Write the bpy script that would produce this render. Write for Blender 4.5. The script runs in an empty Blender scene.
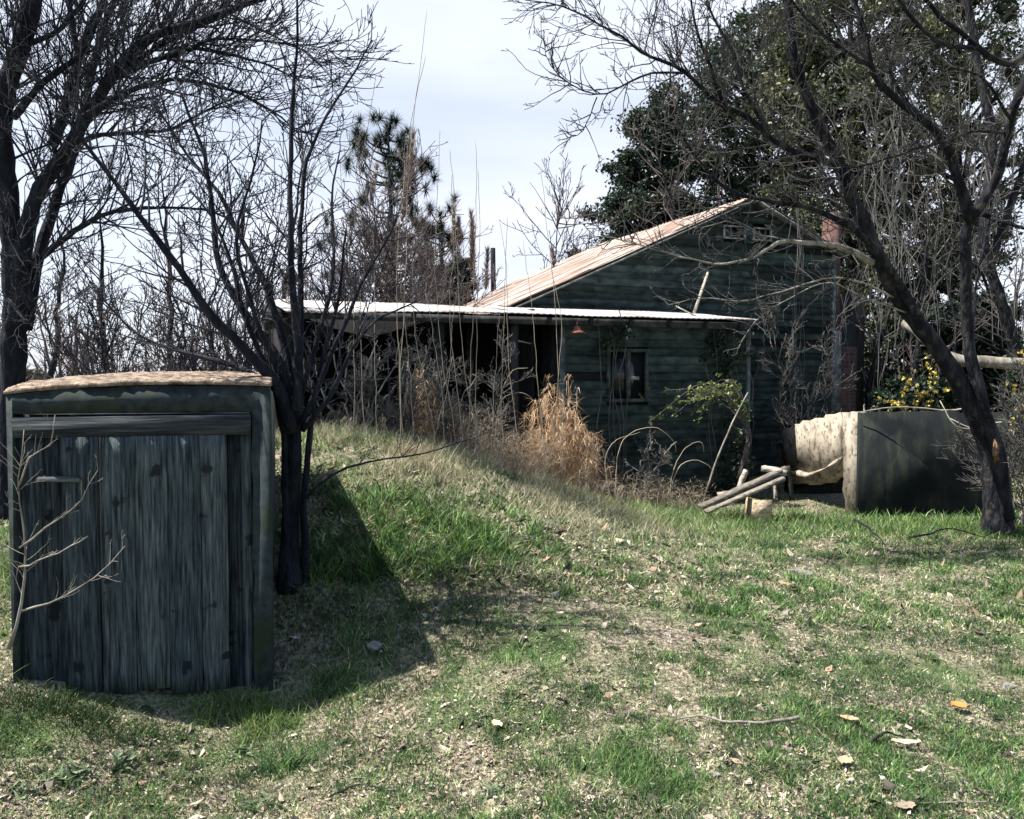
import bpy, math, random
import numpy as np
from mathutils import Vector, Matrix

C = bpy.context.scene.collection
R = math.radians
rnd = random.Random(7)
NR = np.random.default_rng(11)

# ------------------------------------------------------------------ camera
FOC = 820.0
CAMZ = 1.7
PITCH = math.atan(34.5 / FOC)
cam_d = bpy.data.cameras.new('camera'); cam = bpy.data.objects.new('camera', cam_d); C.objects.link(cam)
cam.location = (0, 0, CAMZ); cam.rotation_euler = (R(90) - PITCH, 0, 0)
cam_d.sensor_width = 36; cam_d.lens = 36 * FOC / 1024; cam_d.clip_end = 2000; cam_d.clip_start = .05
bpy.context.scene.camera = cam
cp, sp = math.cos(PITCH), math.sin(PITCH)

def P(px, py, D):
    """point at depth y = D metres that a sight line meets"""
    u = (px - 512) / FOC; v = (409.5 - py) / FOC
    y = cp + v * sp; z = -sp + v * cp
    s = D / y
    return (u * s, D, CAMZ + z * s)

# ------------------------------------------------------------------ noise
def _hash(ix, iy, seed):
    h = (ix * 374761393 + iy * 668265263 + seed * 974711) & 0xffffffff
    h = ((h ^ (h >> 13)) * 1274126177) & 0xffffffff
    return ((h ^ (h >> 16)) & 0xffff) / 65535.0
def vnoise(x, y, seed=0):
    x = np.asarray(x, float); y = np.asarray(y, float)
    ix = np.floor(x).astype(np.int64); iy = np.floor(y).astype(np.int64)
    fx = x - ix; fy = y - iy
    fx = fx * fx * (3 - 2 * fx); fy = fy * fy * (3 - 2 * fy)
    a = _hash(ix, iy, seed); b = _hash(ix + 1, iy, seed); c = _hash(ix, iy + 1, seed); d = _hash(ix + 1, iy + 1, seed)
    return (a * (1 - fx) + b * fx) * (1 - fy) + (c * (1 - fx) + d * fx) * fy
def fbm(x, y, seed=0, o=4):
    s = 0; a = .5; f = 1
    for k in range(o):
        s = s + a * vnoise(np.asarray(x) * f, np.asarray(y) * f, seed + k * 17); a *= .5; f *= 2.03
    return s / (1 - .5 ** o)

def gz(x, y):
    """height of the ground"""
    x = np.asarray(x, float); y = np.asarray(y, float)
    z = 1.12 * np.exp(-((x + 1.7) / 2.25) ** 2 / 1.0 * .9 - np.abs((y - 7.9) / 2.5) ** 2.2)
    z = z - .42 * np.exp(-((x + 1.45) / 1.15) ** 2 - np.abs((y - 4.2) / 1.3) ** 3)
    z = z - .06 / (1 + np.exp(-(x - 1.6) * 2.5)) * np.exp(-((y - 9) / 6) ** 4)
    z = z + .05 * (fbm(x * .7, y * .7, 3) - .5) + .05 * (fbm(x * 2.3, y * 2.3, 5) - .5) * np.exp(-(y / 14) ** 2)
    return z
def gzf(x, y): return float(gz(x, y))

# ------------------------------------------------------------------ materials
def mat(name, cols, scale=4., stretch=(1, 1, 1), detail=8., rough=.9, bump=.3, bdist=.01, bscale=None, bstretch=None,
        attr=False, spec=.25, metal=0., wave=None, second=None, rot=None, trans=0.):
    """cols: list of (pos, rgb) laid along a noise"""
    m = bpy.data.materials.new(name); m.use_nodes = True
    nt = m.node_tree; N = nt.nodes; L = nt.links
    b = N['Principled BSDF']; b.inputs['Roughness'].default_value = rough
    b.inputs['Specular IOR Level'].default_value = spec; b.inputs['Metallic'].default_value = metal
    tc = N.new('ShaderNodeTexCoord'); mp = N.new('ShaderNodeMapping')
    mp.inputs['Scale'].default_value = stretch
    if rot: mp.inputs['Rotation'].default_value = rot
    L.new(tc.outputs['Object'], mp.inputs['Vector'])
    no = N.new('ShaderNodeTexNoise'); no.inputs['Scale'].default_value = scale; no.inputs['Detail'].default_value = detail
    no.inputs['Roughness'].default_value = .62
    L.new(mp.outputs[0], no.inputs['Vector'])
    rp = N.new('ShaderNodeValToRGB'); L.new(no.outputs['Fac'], rp.inputs['Fac'])
    e = rp.color_ramp.elements
    e[0].position = cols[0][0]; e[0].color = (*cols[0][1], 1)
    e[1].position = cols[-1][0]; e[1].color = (*cols[-1][1], 1)
    for p, c in cols[1:-1]:
        k = e.new(p); k.color = (*c, 1)
    out = rp.outputs['Color']
    if second:  # (rgb, scale, lo, hi): patches of another colour
        c2, s2, lo, hi = second
        n2 = N.new('ShaderNodeTexNoise'); n2.inputs['Scale'].default_value = s2; n2.inputs['Detail'].default_value = 6
        L.new(tc.outputs['Object'], n2.inputs['Vector'])
        mr = N.new('ShaderNodeMapRange'); mr.inputs['From Min'].default_value = lo; mr.inputs['From Max'].default_value = hi
        L.new(n2.outputs['Fac'], mr.inputs['Value'])
        mx = N.new('ShaderNodeMix'); mx.data_type = 'RGBA'
        L.new(mr.outputs[0], mx.inputs['Factor']); L.new(out, mx.inputs[6]); mx.inputs[7].default_value = (*c2, 1)
        out = mx.outputs[2]
    if attr:
        at = N.new('ShaderNodeAttribute'); at.attribute_name = 'Col'
        mx = N.new('ShaderNodeMix'); mx.data_type = 'RGBA'; mx.blend_type = 'MULTIPLY'; mx.inputs['Factor'].default_value = 1
        L.new(out, mx.inputs[6]); L.new(at.outputs['Color'], mx.inputs[7]); out = mx.outputs[2]
    L.new(out, b.inputs['Base Color'])
    if bump:
        nb = N.new('ShaderNodeTexNoise'); nb.inputs['Scale'].default_value = bscale or scale * 2.5; nb.inputs['Detail'].default_value = 6
        if bstretch:
            m2 = N.new('ShaderNodeMapping'); m2.inputs['Scale'].default_value = bstretch
            L.new(tc.outputs['Object'], m2.inputs['Vector']); L.new(m2.outputs[0], nb.inputs['Vector'])
        else: L.new(mp.outputs[0], nb.inputs['Vector'])
        bp = N.new('ShaderNodeBump'); bp.inputs['Strength'].default_value = bump; bp.inputs['Distance'].default_value = bdist
        L.new(nb.outputs['Fac'], bp.inputs['Height']); L.new(bp.outputs[0], b.inputs['Normal'])
    if trans:
        tr = N.new('ShaderNodeBsdfTranslucent'); L.new(out, tr.inputs['Color'])
        ms = N.new('ShaderNodeMixShader'); ms.inputs[0].default_value = trans
        L.new(b.outputs[0], ms.inputs[1]); L.new(tr.outputs[0], ms.inputs[2])
        L.new(ms.outputs[0], N['Material Output'].inputs['Surface'])
    return m

# ------------------------------------------------------------------ mesh builder
class MB:
    def __init__(s):
        s.V = []; s.L = []; s.T = []; s.Cc = []; s.n = 0; s.batch = {}
    def add(s, V, F, col=(1, 1, 1)):
        V = np.asarray(V, float).reshape(-1, 3)
        s.V.append(V)
        c = np.asarray(col, float)
        s.Cc.append(np.tile(c, (len(V), 1)) if c.ndim == 1 else c)
        if isinstance(F, np.ndarray):
            s.L.append((F + s.n).reshape(-1)); s.T.append(np.full(len(F), F.shape[1]))
        else:
            s.L.append(np.array([i + s.n for f in F for i in f])); s.T.append(np.array([len(f) for f in F]))
        s.n += len(V)
    def box(s, c, d, rot=(0, 0, 0), col=(1, 1, 1), jit=0, taper=1.):
        h = np.array(d) / 2.
        V = np.array([[i, j, k] for i in (-1, 1) for j in (-1, 1) for k in (-1, 1)], float) * h
        V[V[:, 2] > 0, :2] *= taper
        if jit: V += NR.normal(0, jit, V.shape)
        M = np.array(Matrix.Rotation(rot[2], 3, 'Z') @ Matrix.Rotation(rot[1], 3, 'Y') @ Matrix.Rotation(rot[0], 3, 'X'))
        s.add(V @ M.T + np.array(c), [(0, 1, 3, 2), (4, 6, 7, 5), (0, 4, 5, 1), (2, 3, 7, 6), (0, 2, 6, 4), (1, 5, 7, 3)], col)
    def bar(s, a, b, w, t, up=(0, 0, 1), col=(1, 1, 1), jit=0.):
        a = np.array(a, float); b = np.array(b, float); d = b - a; L = np.linalg.norm(d); d = d / L
        x = np.cross(d, up); x /= np.linalg.norm(x) + 1e-9; y = np.cross(x, d)
        V = [p + x * i * w / 2 + y * j * t / 2 for p in (a, b) for i, j in ((-1, -1), (1, -1), (1, 1), (-1, 1))]
        V = np.array(V)
        if jit: V += NR.normal(0, jit, V.shape)
        s.add(V, [(0, 1, 2, 3), (7, 6, 5, 4), (0, 4, 5, 1), (1, 5, 6, 2), (2, 6, 7, 3), (3, 7, 4, 0)], col)
    def prism(s, pts, y0, y1, col=(1, 1, 1)):
        """outline in x,z extruded along y"""
        n = len(pts)
        V = [(x, y0, z) for x, z in pts] + [(x, y1, z) for x, z in pts]
        F = [tuple(range(n)), tuple(range(2 * n - 1, n - 1, -1))] + [(i, n + i, n + (i + 1) % n, (i + 1) % n) for i in range(n)]
        s.add(V, F, col)
    def tube(s, pts, rad, sides=5, col=(1, 1, 1)):
        pts = np.asarray(pts, float); rad = np.asarray(rad, float)
        if rad.ndim == 0: rad = np.full(len(pts), float(rad))
        s.batch.setdefault((len(pts), sides), []).append((pts, rad, col))
    def flush(s):
        for (n, k), lst in s.batch.items():
            Pn = np.array([a[0] for a in lst]); Rn = np.array([a[1] for a in lst]); B = len(lst)
            T = np.gradient(Pn, axis=1); T /= np.linalg.norm(T, axis=2, keepdims=True) + 1e-9
            D = Pn[:, -1] - Pn[:, 0]
            ref = np.where(np.abs(D[:, 2:3]) > .75 * np.linalg.norm(D, axis=1, keepdims=True), np.array([[0.93, .37, 0]]), np.array([[0.05, .1, 1.]]))
            A = np.cross(T, ref[:, None, :]); A /= np.linalg.norm(A, axis=2, keepdims=True) + 1e-9
            Bv = np.cross(T, A)
            an = np.arange(k) * 2 * math.pi / k
            V = Pn[:, :, None, :] + Rn[:, :, None, None] * (A[:, :, None, :] * np.cos(an)[None, None, :, None] + Bv[:, :, None, :] * np.sin(an)[None, None, :, None])
            V = V.reshape(-1, 3)
            i = np.arange(n - 1)[:, None] * k; j = np.arange(k)[None, :]; j2 = (j + 1) % k
            F = np.stack([i + j, i + j2, i + k + j2, i + k + j], -1).reshape(-1, 4)
            F = (F[None] + (np.arange(B) * n * k)[:, None, None]).reshape(-1, 4)
            col = np.repeat(np.array([a[2] for a in lst], float), n * k, axis=0)
            s.add(V, F, col)
            if k >= 5:
                F2 = np.concatenate([(np.arange(B)[:, None] * n * k + np.arange(k)[None, ::-1]), (np.arange(B)[:, None] * n * k + (n - 1) * k + np.arange(k)[None, :])])
                s.L.append((F2 + s.n - len(V)).reshape(-1)); s.T.append(np.full(len(F2), k))
        s.batch = {}
    def build(s, name, m, parent=None, off=None, smooth=False):
        s.flush()
        V = np.concatenate(s.V); L = np.concatenate(s.L).astype(np.int32); T = np.concatenate(s.T).astype(np.int32)
        if off is None and parent is not None and parent.get('_w') is not None: off = parent['_w']
        if off is not None: V = V - np.array(off)
        me = bpy.data.meshes.new(name)
        me.vertices.add(len(V)); me.vertices.foreach_set('co', V.astype(np.float32).reshape(-1))
        me.loops.add(len(L)); me.loops.foreach_set('vertex_index', L)
        me.polygons.add(len(T)); st = np.zeros(len(T), np.int32); st[1:] = np.cumsum(T)[:-1]
        me.polygons.foreach_set('loop_start', st)
        me.update(calc_edges=True)
        ca = me.color_attributes.new('Col', 'FLOAT_COLOR', 'POINT')
        cc = np.ones((len(V), 4), np.float32); cc[:, :3] = np.concatenate(s.Cc)
        ca.data.foreach_set('color', cc.reshape(-1))
        if smooth: me.polygons.foreach_set('use_smooth', np.ones(len(T), bool))
        me.materials.append(m)
        o = bpy.data.objects.new(name, me); C.objects.link(o)
        if parent is not None: o.parent = parent
        elif off is not None: o.location = off
        return o

def tag(o, label=None, cat=None, group=None, kind=None):
    if label: o['label'] = label
    if cat: o['category'] = cat
    if group: o['group'] = group
    if kind: o['kind'] = kind
    return o
def thing(name, label, cat, loc=(0, 0, 0), rz=0., group=None, world=True):
    o = bpy.data.objects.new(name, None); C.objects.link(o); o.empty_display_size = .1
    o.location = loc; o.rotation_euler = (0, 0, rz)
    if world and not rz: o['_w'] = tuple(loc)
    return tag(o, label, cat, group)

def spline(W, n, wob=0.):
    """Catmull-Rom through waypoints W (m,3) resampled to n points"""
    W = np.asarray(W, float)
    if len(W) == 2: W = np.array([W[0], (W[0] + W[1]) / 2, W[1]])
    Q = np.vstack([2 * W[0] - W[1], W, 2 * W[-1] - W[-2]])
    seg = np.linalg.norm(np.diff(W, axis=0), axis=1); cum = np.concatenate([[0], np.cumsum(seg)])
    out = []
    for t in np.linspace(0, cum[-1], n):
        i = min(len(seg) - 1, int(np.searchsorted(cum, t, 'right') - 1)); f = (t - cum[i]) / (seg[i] + 1e-9)
        p0, p1, p2, p3 = Q[i], Q[i + 1], Q[i + 2], Q[i + 3]
        out.append(.5 * ((2 * p1) + (-p0 + p2) * f + (2 * p0 - 5 * p1 + 4 * p2 - p3) * f * f + (-p0 + 3 * p1 - 3 * p2 + p3) * f ** 3))
    out = np.array(out)
    if wob:
        w = np.cumsum(NR.normal(0, wob, out.shape), axis=0); w -= np.linspace(0, 1, n)[:, None] * w[-1]
        out = out + w
    return out

# ------------------------------------------------------------------ branches
def unit(v):
    l = math.sqrt(v[0] ** 2 + v[1] ** 2 + v[2] ** 2) + 1e-9
    return (v[0] / l, v[1] / l, v[2] / l)
def side_dir(d, ang, r, up=.0, flat=None):
    """direction leaving d at angle ang on a random side"""
    a = (r.gauss(0, 1), r.gauss(0, 1), r.gauss(0, 1) + up)
    dot = a[0] * d[0] + a[1] * d[1] + a[2] * d[2]
    a = unit((a[0] - dot * d[0], a[1] - dot * d[1], a[2] - dot * d[2]))
    c, s = math.cos(ang), math.sin(ang)
    return unit((d[0] * c + a[0] * s, d[1] * c + a[1] * s, d[2] * c + a[2] * s))
def grow(mb, p, d, L, r0, lev, r, o):
    """twig with its own side twigs"""
    n = 6 if lev > 0 else 5
    if lev == 0 and L < .12: n = 3
    st = L / (n - 1); pts = [p]; dirs = [d]; wob = o.get('wob', .16); tr = o.get('up', .06)
    for i in range(n - 1):
        d = unit((d[0] + r.gauss(0, wob), d[1] + r.gauss(0, wob), d[2] + r.gauss(0, wob) + tr))
        p = (p[0] + d[0] * st, p[1] + d[1] * st, p[2] + d[2] * st)
        pts.append(p); dirs.append(d)
    rm = o.get('rmin', .0016)
    rad = [max(rm * .7, r0 * (1 - .72 * i / (n - 1))) for i in range(n)]
    mb.tube(pts, rad, 4 if lev > 1 else 3, o.get('col', (1, 1, 1)) if lev else o.get('tipcol', o.get('col', (1, 1, 1))))
    if lev <= 0: return
    sp_ = o['sp'][lev - 1]
    k = max(1, int(L / sp_ * r.uniform(.7, 1.2)))
    for _ in range(k):
        t = r.uniform(.12, 1.) * (n - 1); i = min(n - 2, int(t)); f = t - i
        q = tuple(pts[i][a] * (1 - f) + pts[i + 1][a] * f for a in range(3))
        dd = side_dir(dirs[i], R(r.uniform(*o.get('ang', (22, 60)))), r, o.get('sup', .35))
        grow(mb, q, dd, L * r.uniform(*o.get('lr', (.3, .62))) * (1.1 - .45 * t / (n - 1)), max(rm, r0 * (1 - .72 * t / (n - 1)) * .62), lev - 1, r, o)
def limb_twigs(mb, pts, rad, sp_, length, lev, r, o, t0=.2, bias=(0, 0, 0)):
    seg = np.linalg.norm(np.diff(pts, axis=0), axis=1).sum(); n = len(pts)
    k = int(seg * (1 - t0) / sp_)
    for _ in range(k):
        t = r.uniform(t0, 1) * (n - 1); i = min(n - 2, int(t)); f = t - i
        q = pts[i] * (1 - f) + pts[i + 1] * f; d = pts[i + 1] - pts[i]; d = unit(d)
        dd = side_dir(d, R(r.uniform(25, 70)), r, o.get('sup', .5))
        dd = unit((dd[0] + bias[0], dd[1] + bias[1], dd[2] + bias[2]))
        rr = rad[i] * (1 - f) + rad[i + 1] * f
        grow(mb, tuple(q), dd, length * r.uniform(.45, 1.1) * (1.15 - .5 * t / (n - 1)), max(o.get('rmin', .0016) * 1.5, min(rr * .5, length * .009)), lev, r, o)
def bark_tube(mb, pts, rad, sides=9):
    rad = np.asarray(rad) * (1 + NR.normal(0, .05, len(rad)))
    mb.tube(pts, rad, sides)

def leaf_cloud(mb, centers, radii, n, size, cols, elong=1.6, squash=.8, hollow=.5, down=0.):
    """many small leaf faces scattered through clumps"""
    centers = np.asarray(centers, float); K = len(centers); radii = np.broadcast_to(radii, K)
    c = np.repeat(centers, n, axis=0); rr = np.repeat(radii, n)
    v = NR.normal(size=(K * n, 3)); v /= np.linalg.norm(v, axis=1, keepdims=True)
    rad = rr * (hollow + (1 - hollow) * NR.random(K * n)) ** .8 * NR.uniform(.25, 1.08, K * n)
    p = c + v * rad[:, None] * np.array([1, 1, squash])
    a = NR.normal(size=p.shape); a[:, 2] -= down; a /= np.linalg.norm(a, axis=1, keepdims=True)
    b = np.cross(a, NR.normal(size=p.shape)); b /= np.linalg.norm(b, axis=1, keepdims=True)
    sz = size * NR.uniform(.55, 1.35, len(p)); a *= (sz * elong / 2)[:, None]; b *= (sz / 2)[:, None]
    V = np.stack([p - a, p + b, p + a, p - b], 1).reshape(-1, 3)
    F = np.arange(len(V)).reshape(-1, 4)
    cols = np.asarray(cols, float); kc = np.repeat(NR.integers(0, len(cols), K), n)
    mixc = cols[np.where(NR.random(len(p)) < .5, kc, NR.integers(0, len(cols), len(p)))] * NR.uniform(.7, 1.25, len(p))[:, None]
    mb.add(V, F, np.repeat(mixc, 4, axis=0))

def ribbons(mb, base, dirs, L, w, bend, cols, seg=3, pw=1.):
    """grass blades: flat tapering ribbons that bend over; all arrays of length N"""
    N = len(base); d = dirs / np.linalg.norm(dirs, axis=1, keepdims=True)
    side = np.cross(d, np.array([0, 0, 1.])); side += NR.normal(0, .2, side.shape)
    side /= np.linalg.norm(side, axis=1, keepdims=True) + 1e-9
    h = np.stack([d[:, 0], d[:, 1], np.zeros(N)], 1); hn = np.linalg.norm(h, axis=1, keepdims=True); h = np.where(hn > 1e-3, h / (hn + 1e-9), NR.normal(size=(N, 3)))
    rows = []; p = base.copy()
    for k in range(seg):
        ww = w * (1 - (k / seg) ** 1.5)
        rows += [p - side * ww[:, None] / 2, p + side * ww[:, None] / 2]
        dk = d + (h - np.array([0, 0, .55])) * (bend * ((k + .5) / seg) ** pw)[:, None]
        dk /= np.linalg.norm(dk, axis=1, keepdims=True)
        p = p + dk * (L / seg)[:, None]
    rows.append(p)
    m = 2 * seg + 1
    V = np.stack(rows, 1).reshape(-1, 3)
    bi = (np.arange(N) * m)[:, None]
    Q = np.concatenate([bi + np.array([[2 * k, 2 * k + 1, 2 * k + 3, 2 * k + 2]]) for k in range(seg - 1)]) if seg > 1 else None
    cc = np.repeat(cols, m, axis=0)
    nV = mb.n
    mb.add(V, bi + np.array([[2 * seg - 2, 2 * seg - 1, 2 * seg]]), cc)
    if Q is not None: mb.L.append((Q + nV).reshape(-1)); mb.T.append(np.full(len(Q), 4))
# ------------------------------------------------------------------ light
SC = bpy.context.scene
SC.cycles.max_bounces = 4; SC.cycles.diffuse_bounces = 2; SC.cycles.glossy_bounces = 1; SC.cycles.transmission_bounces = 2
SC.view_settings.view_transform = 'Standard'; SC.view_settings.look = 'None'; SC.view_settings.gamma = 1
SC.view_settings.exposure = EXPO = 1.12
SUN_AZ = (-.98, -.04); SUN_EL = 60
az = math.atan2(SUN_AZ[0], SUN_AZ[1])       # clockwise from +Y
w = bpy.data.worlds.new('World'); SC.world = w; w.use_nodes = True
N = w.node_tree.nodes; L = w.node_tree.links
bg = N['Background']
sky = N.new('ShaderNodeTexSky'); sky.sky_type = 'NISHITA'; sky.sun_disc = False
sky.sun_elevation = R(SUN_EL); sky.sun_rotation = az
L.new(sky.outputs[0], bg.inputs['Color']); bg.inputs['Strength'].default_value = .075
b2 = N.new('ShaderNodeBackground'); b2.inputs['Color'].default_value = (.82, .87, 1.0, 1); b2.inputs['Strength'].default_value = .56
tc = N.new('ShaderNodeTexCoord'); mp = N.new('ShaderNodeMapping'); mp.inputs['Scale'].default_value = (1.0, 1.2, 4.5); mp.inputs['Rotation'].default_value = (0, R(-14), 0)
no = N.new('ShaderNodeTexNoise'); no.inputs['Scale'].default_value = 1.6; no.inputs['Detail'].default_value = 7; no.inputs['Roughness'].default_value = .5
L.new(tc.outputs['Generated'], mp.inputs[0]); L.new(mp.outputs[0], no.inputs['Vector'])
mr = N.new('ShaderNodeMapRange'); mr.inputs['From Min'].default_value = .28; mr.inputs['From Max'].default_value = .62
mr.inputs['To Min'].default_value = .55; mr.inputs['To Max'].default_value = 1.0
L.new(no.outputs['Fac'], mr.inputs['Value'])
sz = N.new('ShaderNodeSeparateXYZ'); L.new(tc.outputs['Generated'], sz.inputs[0])
hi = N.new('ShaderNodeMapRange'); hi.inputs['From Min'].default_value = .42; hi.inputs['From Max'].default_value = .62
hi.inputs['To Min'].default_value = 1.; hi.inputs['To Max'].default_value = .12; L.new(sz.outputs['Z'], hi.inputs['Value'])
ml = N.new('ShaderNodeMath'); ml.operation = 'MULTIPLY'; L.new(mr.outputs[0], ml.inputs[0]); L.new(hi.outputs[0], ml.inputs[1])
bk = N.new('ShaderNodeMapRange'); bk.inputs['From Min'].default_value = -.25; bk.inputs['From Max'].default_value = .35  # unseen cloud behind the camera thinned to cut fill on shaded fronts
bk.inputs['To Min'].default_value = .12; bk.inputs['To Max'].default_value = 1.; L.new(sz.outputs['Y'], bk.inputs['Value'])
m2 = N.new('ShaderNodeMath'); m2.operation = 'MULTIPLY'; L.new(ml.outputs[0], m2.inputs[0]); L.new(bk.outputs[0], m2.inputs[1])
mx = N.new('ShaderNodeMixShader'); L.new(m2.outputs[0], mx.inputs[0]); L.new(bg.outputs[0], mx.inputs[1]); L.new(b2.outputs[0], mx.inputs[2])
L.new(mx.outputs[0], N['World Output'].inputs['Surface'])
sd = bpy.data.lights.new('sun', 'SUN'); sd.energy = 5.0; sd.angle = R(.55); sd.color = (1, .93, .82)
so = bpy.data.objects.new('sun', sd); C.objects.link(so)
hn = math.hypot(*SUN_AZ); ce = math.cos(R(SUN_EL))
sv = Vector((SUN_AZ[0] / hn * ce, SUN_AZ[1] / hn * ce, math.sin(R(SUN_EL))))
so.rotation_euler = sv.to_track_quat('Z', 'Y').to_euler(); so.location = (-6, -3, 12)

# ------------------------------------------------------------------ materials
M = {}
M['soil'] = mat('soil_and_litter', [(.36, (.045, .038, .030)), (.5, (.24, .205, .155)), (.62, (.50, .44, .36))], 34, detail=14, bump=1., bdist=.03, bscale=70,
                second=((.085, .13, .05), 1.6, .44, .62))
M['grass'] = mat('grass_blades', [(.3, (.85, .85, .85)), (.7, (1.1, 1.1, 1.1))], 3, attr=True, bump=0, rough=.55, spec=.35, trans=.3)
M['litter'] = mat('dead_leaf_litter', [(.3, (.8, .8, .8)), (.7, (1.1, 1.1, 1.1))], 30, attr=True, bump=0, rough=.8)
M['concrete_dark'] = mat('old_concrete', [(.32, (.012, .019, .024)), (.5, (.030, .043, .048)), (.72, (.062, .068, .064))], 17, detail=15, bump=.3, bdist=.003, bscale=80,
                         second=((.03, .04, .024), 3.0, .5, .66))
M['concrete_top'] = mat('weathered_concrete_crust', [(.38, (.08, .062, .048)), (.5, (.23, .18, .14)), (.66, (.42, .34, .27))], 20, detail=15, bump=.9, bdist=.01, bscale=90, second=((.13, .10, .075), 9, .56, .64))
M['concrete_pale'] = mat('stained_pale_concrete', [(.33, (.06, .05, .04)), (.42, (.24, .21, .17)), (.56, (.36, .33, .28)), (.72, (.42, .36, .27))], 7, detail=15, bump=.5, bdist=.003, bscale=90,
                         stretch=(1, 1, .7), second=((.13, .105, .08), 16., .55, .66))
M['concrete_moss_shade'] = mat('shaded_mossy_concrete', [(.34, (.010, .014, .017)), (.47, (.012, .017, .019)), (.62, (.034, .040, .032))], 5, stretch=(1.6, 1.6, .5), detail=15, bump=.5, bdist=.008, bscale=60,  # front's shade put into the near-black colour, over moss and stains
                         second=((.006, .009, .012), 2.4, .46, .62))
M['plank'] = mat('grey_weathered_plank', [(.36, (.012, .018, .022)), (.45, (.040, .053, .060)), (.55, (.072, .092, .098)), (.68, (.14, .165, .165))], 4.5, stretch=(17, 17, 1.0), detail=12,
                 bump=1., bdist=.006, bscale=5, bstretch=(45, 45, 2.2), attr=True, second=((.014, .018, .022), 7.5, .63, .68))
M['board_h'] = mat('grey_weathered_board', [(.34, (.010, .015, .020)), (.5, (.035, .045, .053)), (.7, (.09, .10, .105))], 3.0, stretch=(.9, 10, 18), detail=12,
                   bump=1., bdist=.008, bscale=4, bstretch=(1.2, 30, 40), attr=True)
M['siding'] = mat('faded_green_siding', [(.32, (.009, .016, .022)), (.5, (.040, .062, .066)), (.62, (.066, .092, .093)), (.78, (.12, .14, .14))], 2.2, stretch=(1.8, 3, 3.5), detail=14,
                  bump=.6, bdist=.01, bscale=6, attr=True)
M['dark_wood'] = mat('dark_old_timber', [(.35, (.012, .013, .016)), (.65, (.05, .05, .052))], 4, stretch=(2, 2, .6), detail=10, bump=.6, bdist=.01)
M['pale_wood'] = mat('bleached_timber', [(.34, (.10, .09, .075)), (.5, (.30, .275, .24)), (.68, (.52, .48, .42))], 4, stretch=(3, 8, 8), detail=12, bump=.7, bdist=.008, attr=True)
M['trim'] = mat('peeling_white_trim', [(.35, (.10, .12, .12)), (.52, (.30, .33, .32)), (.7, (.55, .56, .54))], 9, detail=12, bump=.4, attr=True)
M['rust'] = mat('rusted_tin_roof', [(.40, (.11, .06, .045)), (.47, (.23, .155, .12)), (.53, (.36, .31, .275)), (.64, (.48, .46, .44))], 1.5, stretch=(.55, 5.0, .55), detail=12, bump=.2, rough=.55, spec=.4,
                second=((.25, .165, .125), 1.5, .52, .64))
M['tin'] = mat('galvanised_tin', [(.36, (.28, .19, .15)), (.45, (.42, .41, .41)), (.7, (.56, .56, .59))], 1.2, stretch=(1.5, .6, 1), detail=10, bump=.15, rough=.5, spec=.4)
M['glass'] = mat('dusty_dark_glass', [(.3, (.008, .009, .012)), (.8, (.03, .033, .04))], 3, bump=0, rough=.12, spec=.5)
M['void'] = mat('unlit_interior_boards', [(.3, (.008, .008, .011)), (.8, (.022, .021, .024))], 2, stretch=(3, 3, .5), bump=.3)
M['brick'] = None
M['bark_dark'] = mat('dark_bark', [(.35, (.004, .006, .013)), (.5, (.011, .014, .024)), (.7, (.036, .040, .052))], 11, stretch=(1, 1, .28), detail=14, bump=1., bdist=.045, bscale=30)
M['bark_grey'] = mat('grey_lichened_bark', [(.38, (.004, .005, .010)), (.5, (.011, .012, .018)), (.66, (.05, .050, .052))], 10, stretch=(1, 1, .3), detail=14, bump=1., bdist=.045, bscale=26,
                     second=((.12, .12, .10), 5, .60, .74))
M['bark_pale'] = mat('pale_bark', [(.35, (.12, .11, .095)), (.5, (.24, .225, .195)), (.7, (.42, .40, .36))], 9, stretch=(1, 1, .4), detail=10, bump=.8, bdist=.015, bscale=20)
M['twig_dark'] = mat('dark_twigs', [(.3, (.012, .015, .026)), (.7, (.042, .046, .060))], 3, bump=0, attr=True)
M['twig_grey'] = mat('grey_twigs', [(.3, (.035, .036, .04)), (.7, (.16, .155, .145))], 3, bump=0, attr=True)
M['twig_brown'] = mat('brown_twigs', [(.3, (.05, .042, .045)), (.7, (.16, .135, .13))], 3, bump=0, attr=True)
M['leaf'] = mat('leaf_faces', [(.3, (.85, .85, .85)), (.7, (1.1, 1.1, 1.1))], 2, attr=True, bump=0, rough=.5, spec=.35, trans=.2)
M['straw'] = mat('dry_straw', [(.3, (.8, .8, .8)), (.7, (1.1, 1.1, 1.1))], 6, attr=True, bump=0, rough=.7, trans=.3)
M['stone'] = mat('pale_fieldstone', [(.35, (.14, .14, .13)), (.65, (.32, .31, .29))], 14, detail=10, bump=.7, bdist=.01)
M['rustred'] = mat('faded_red_enamel', [(.35, (.16, .05, .04)), (.6, (.38, .16, .12)), (.75, (.55, .42, .38))], 18, bump=.2, rough=.5)

M['twig_mid'] = mat('weathered_twigs', [(.3, (.020, .022, .030)), (.72, (.11, .108, .105))], 3, bump=0, attr=True)
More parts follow.
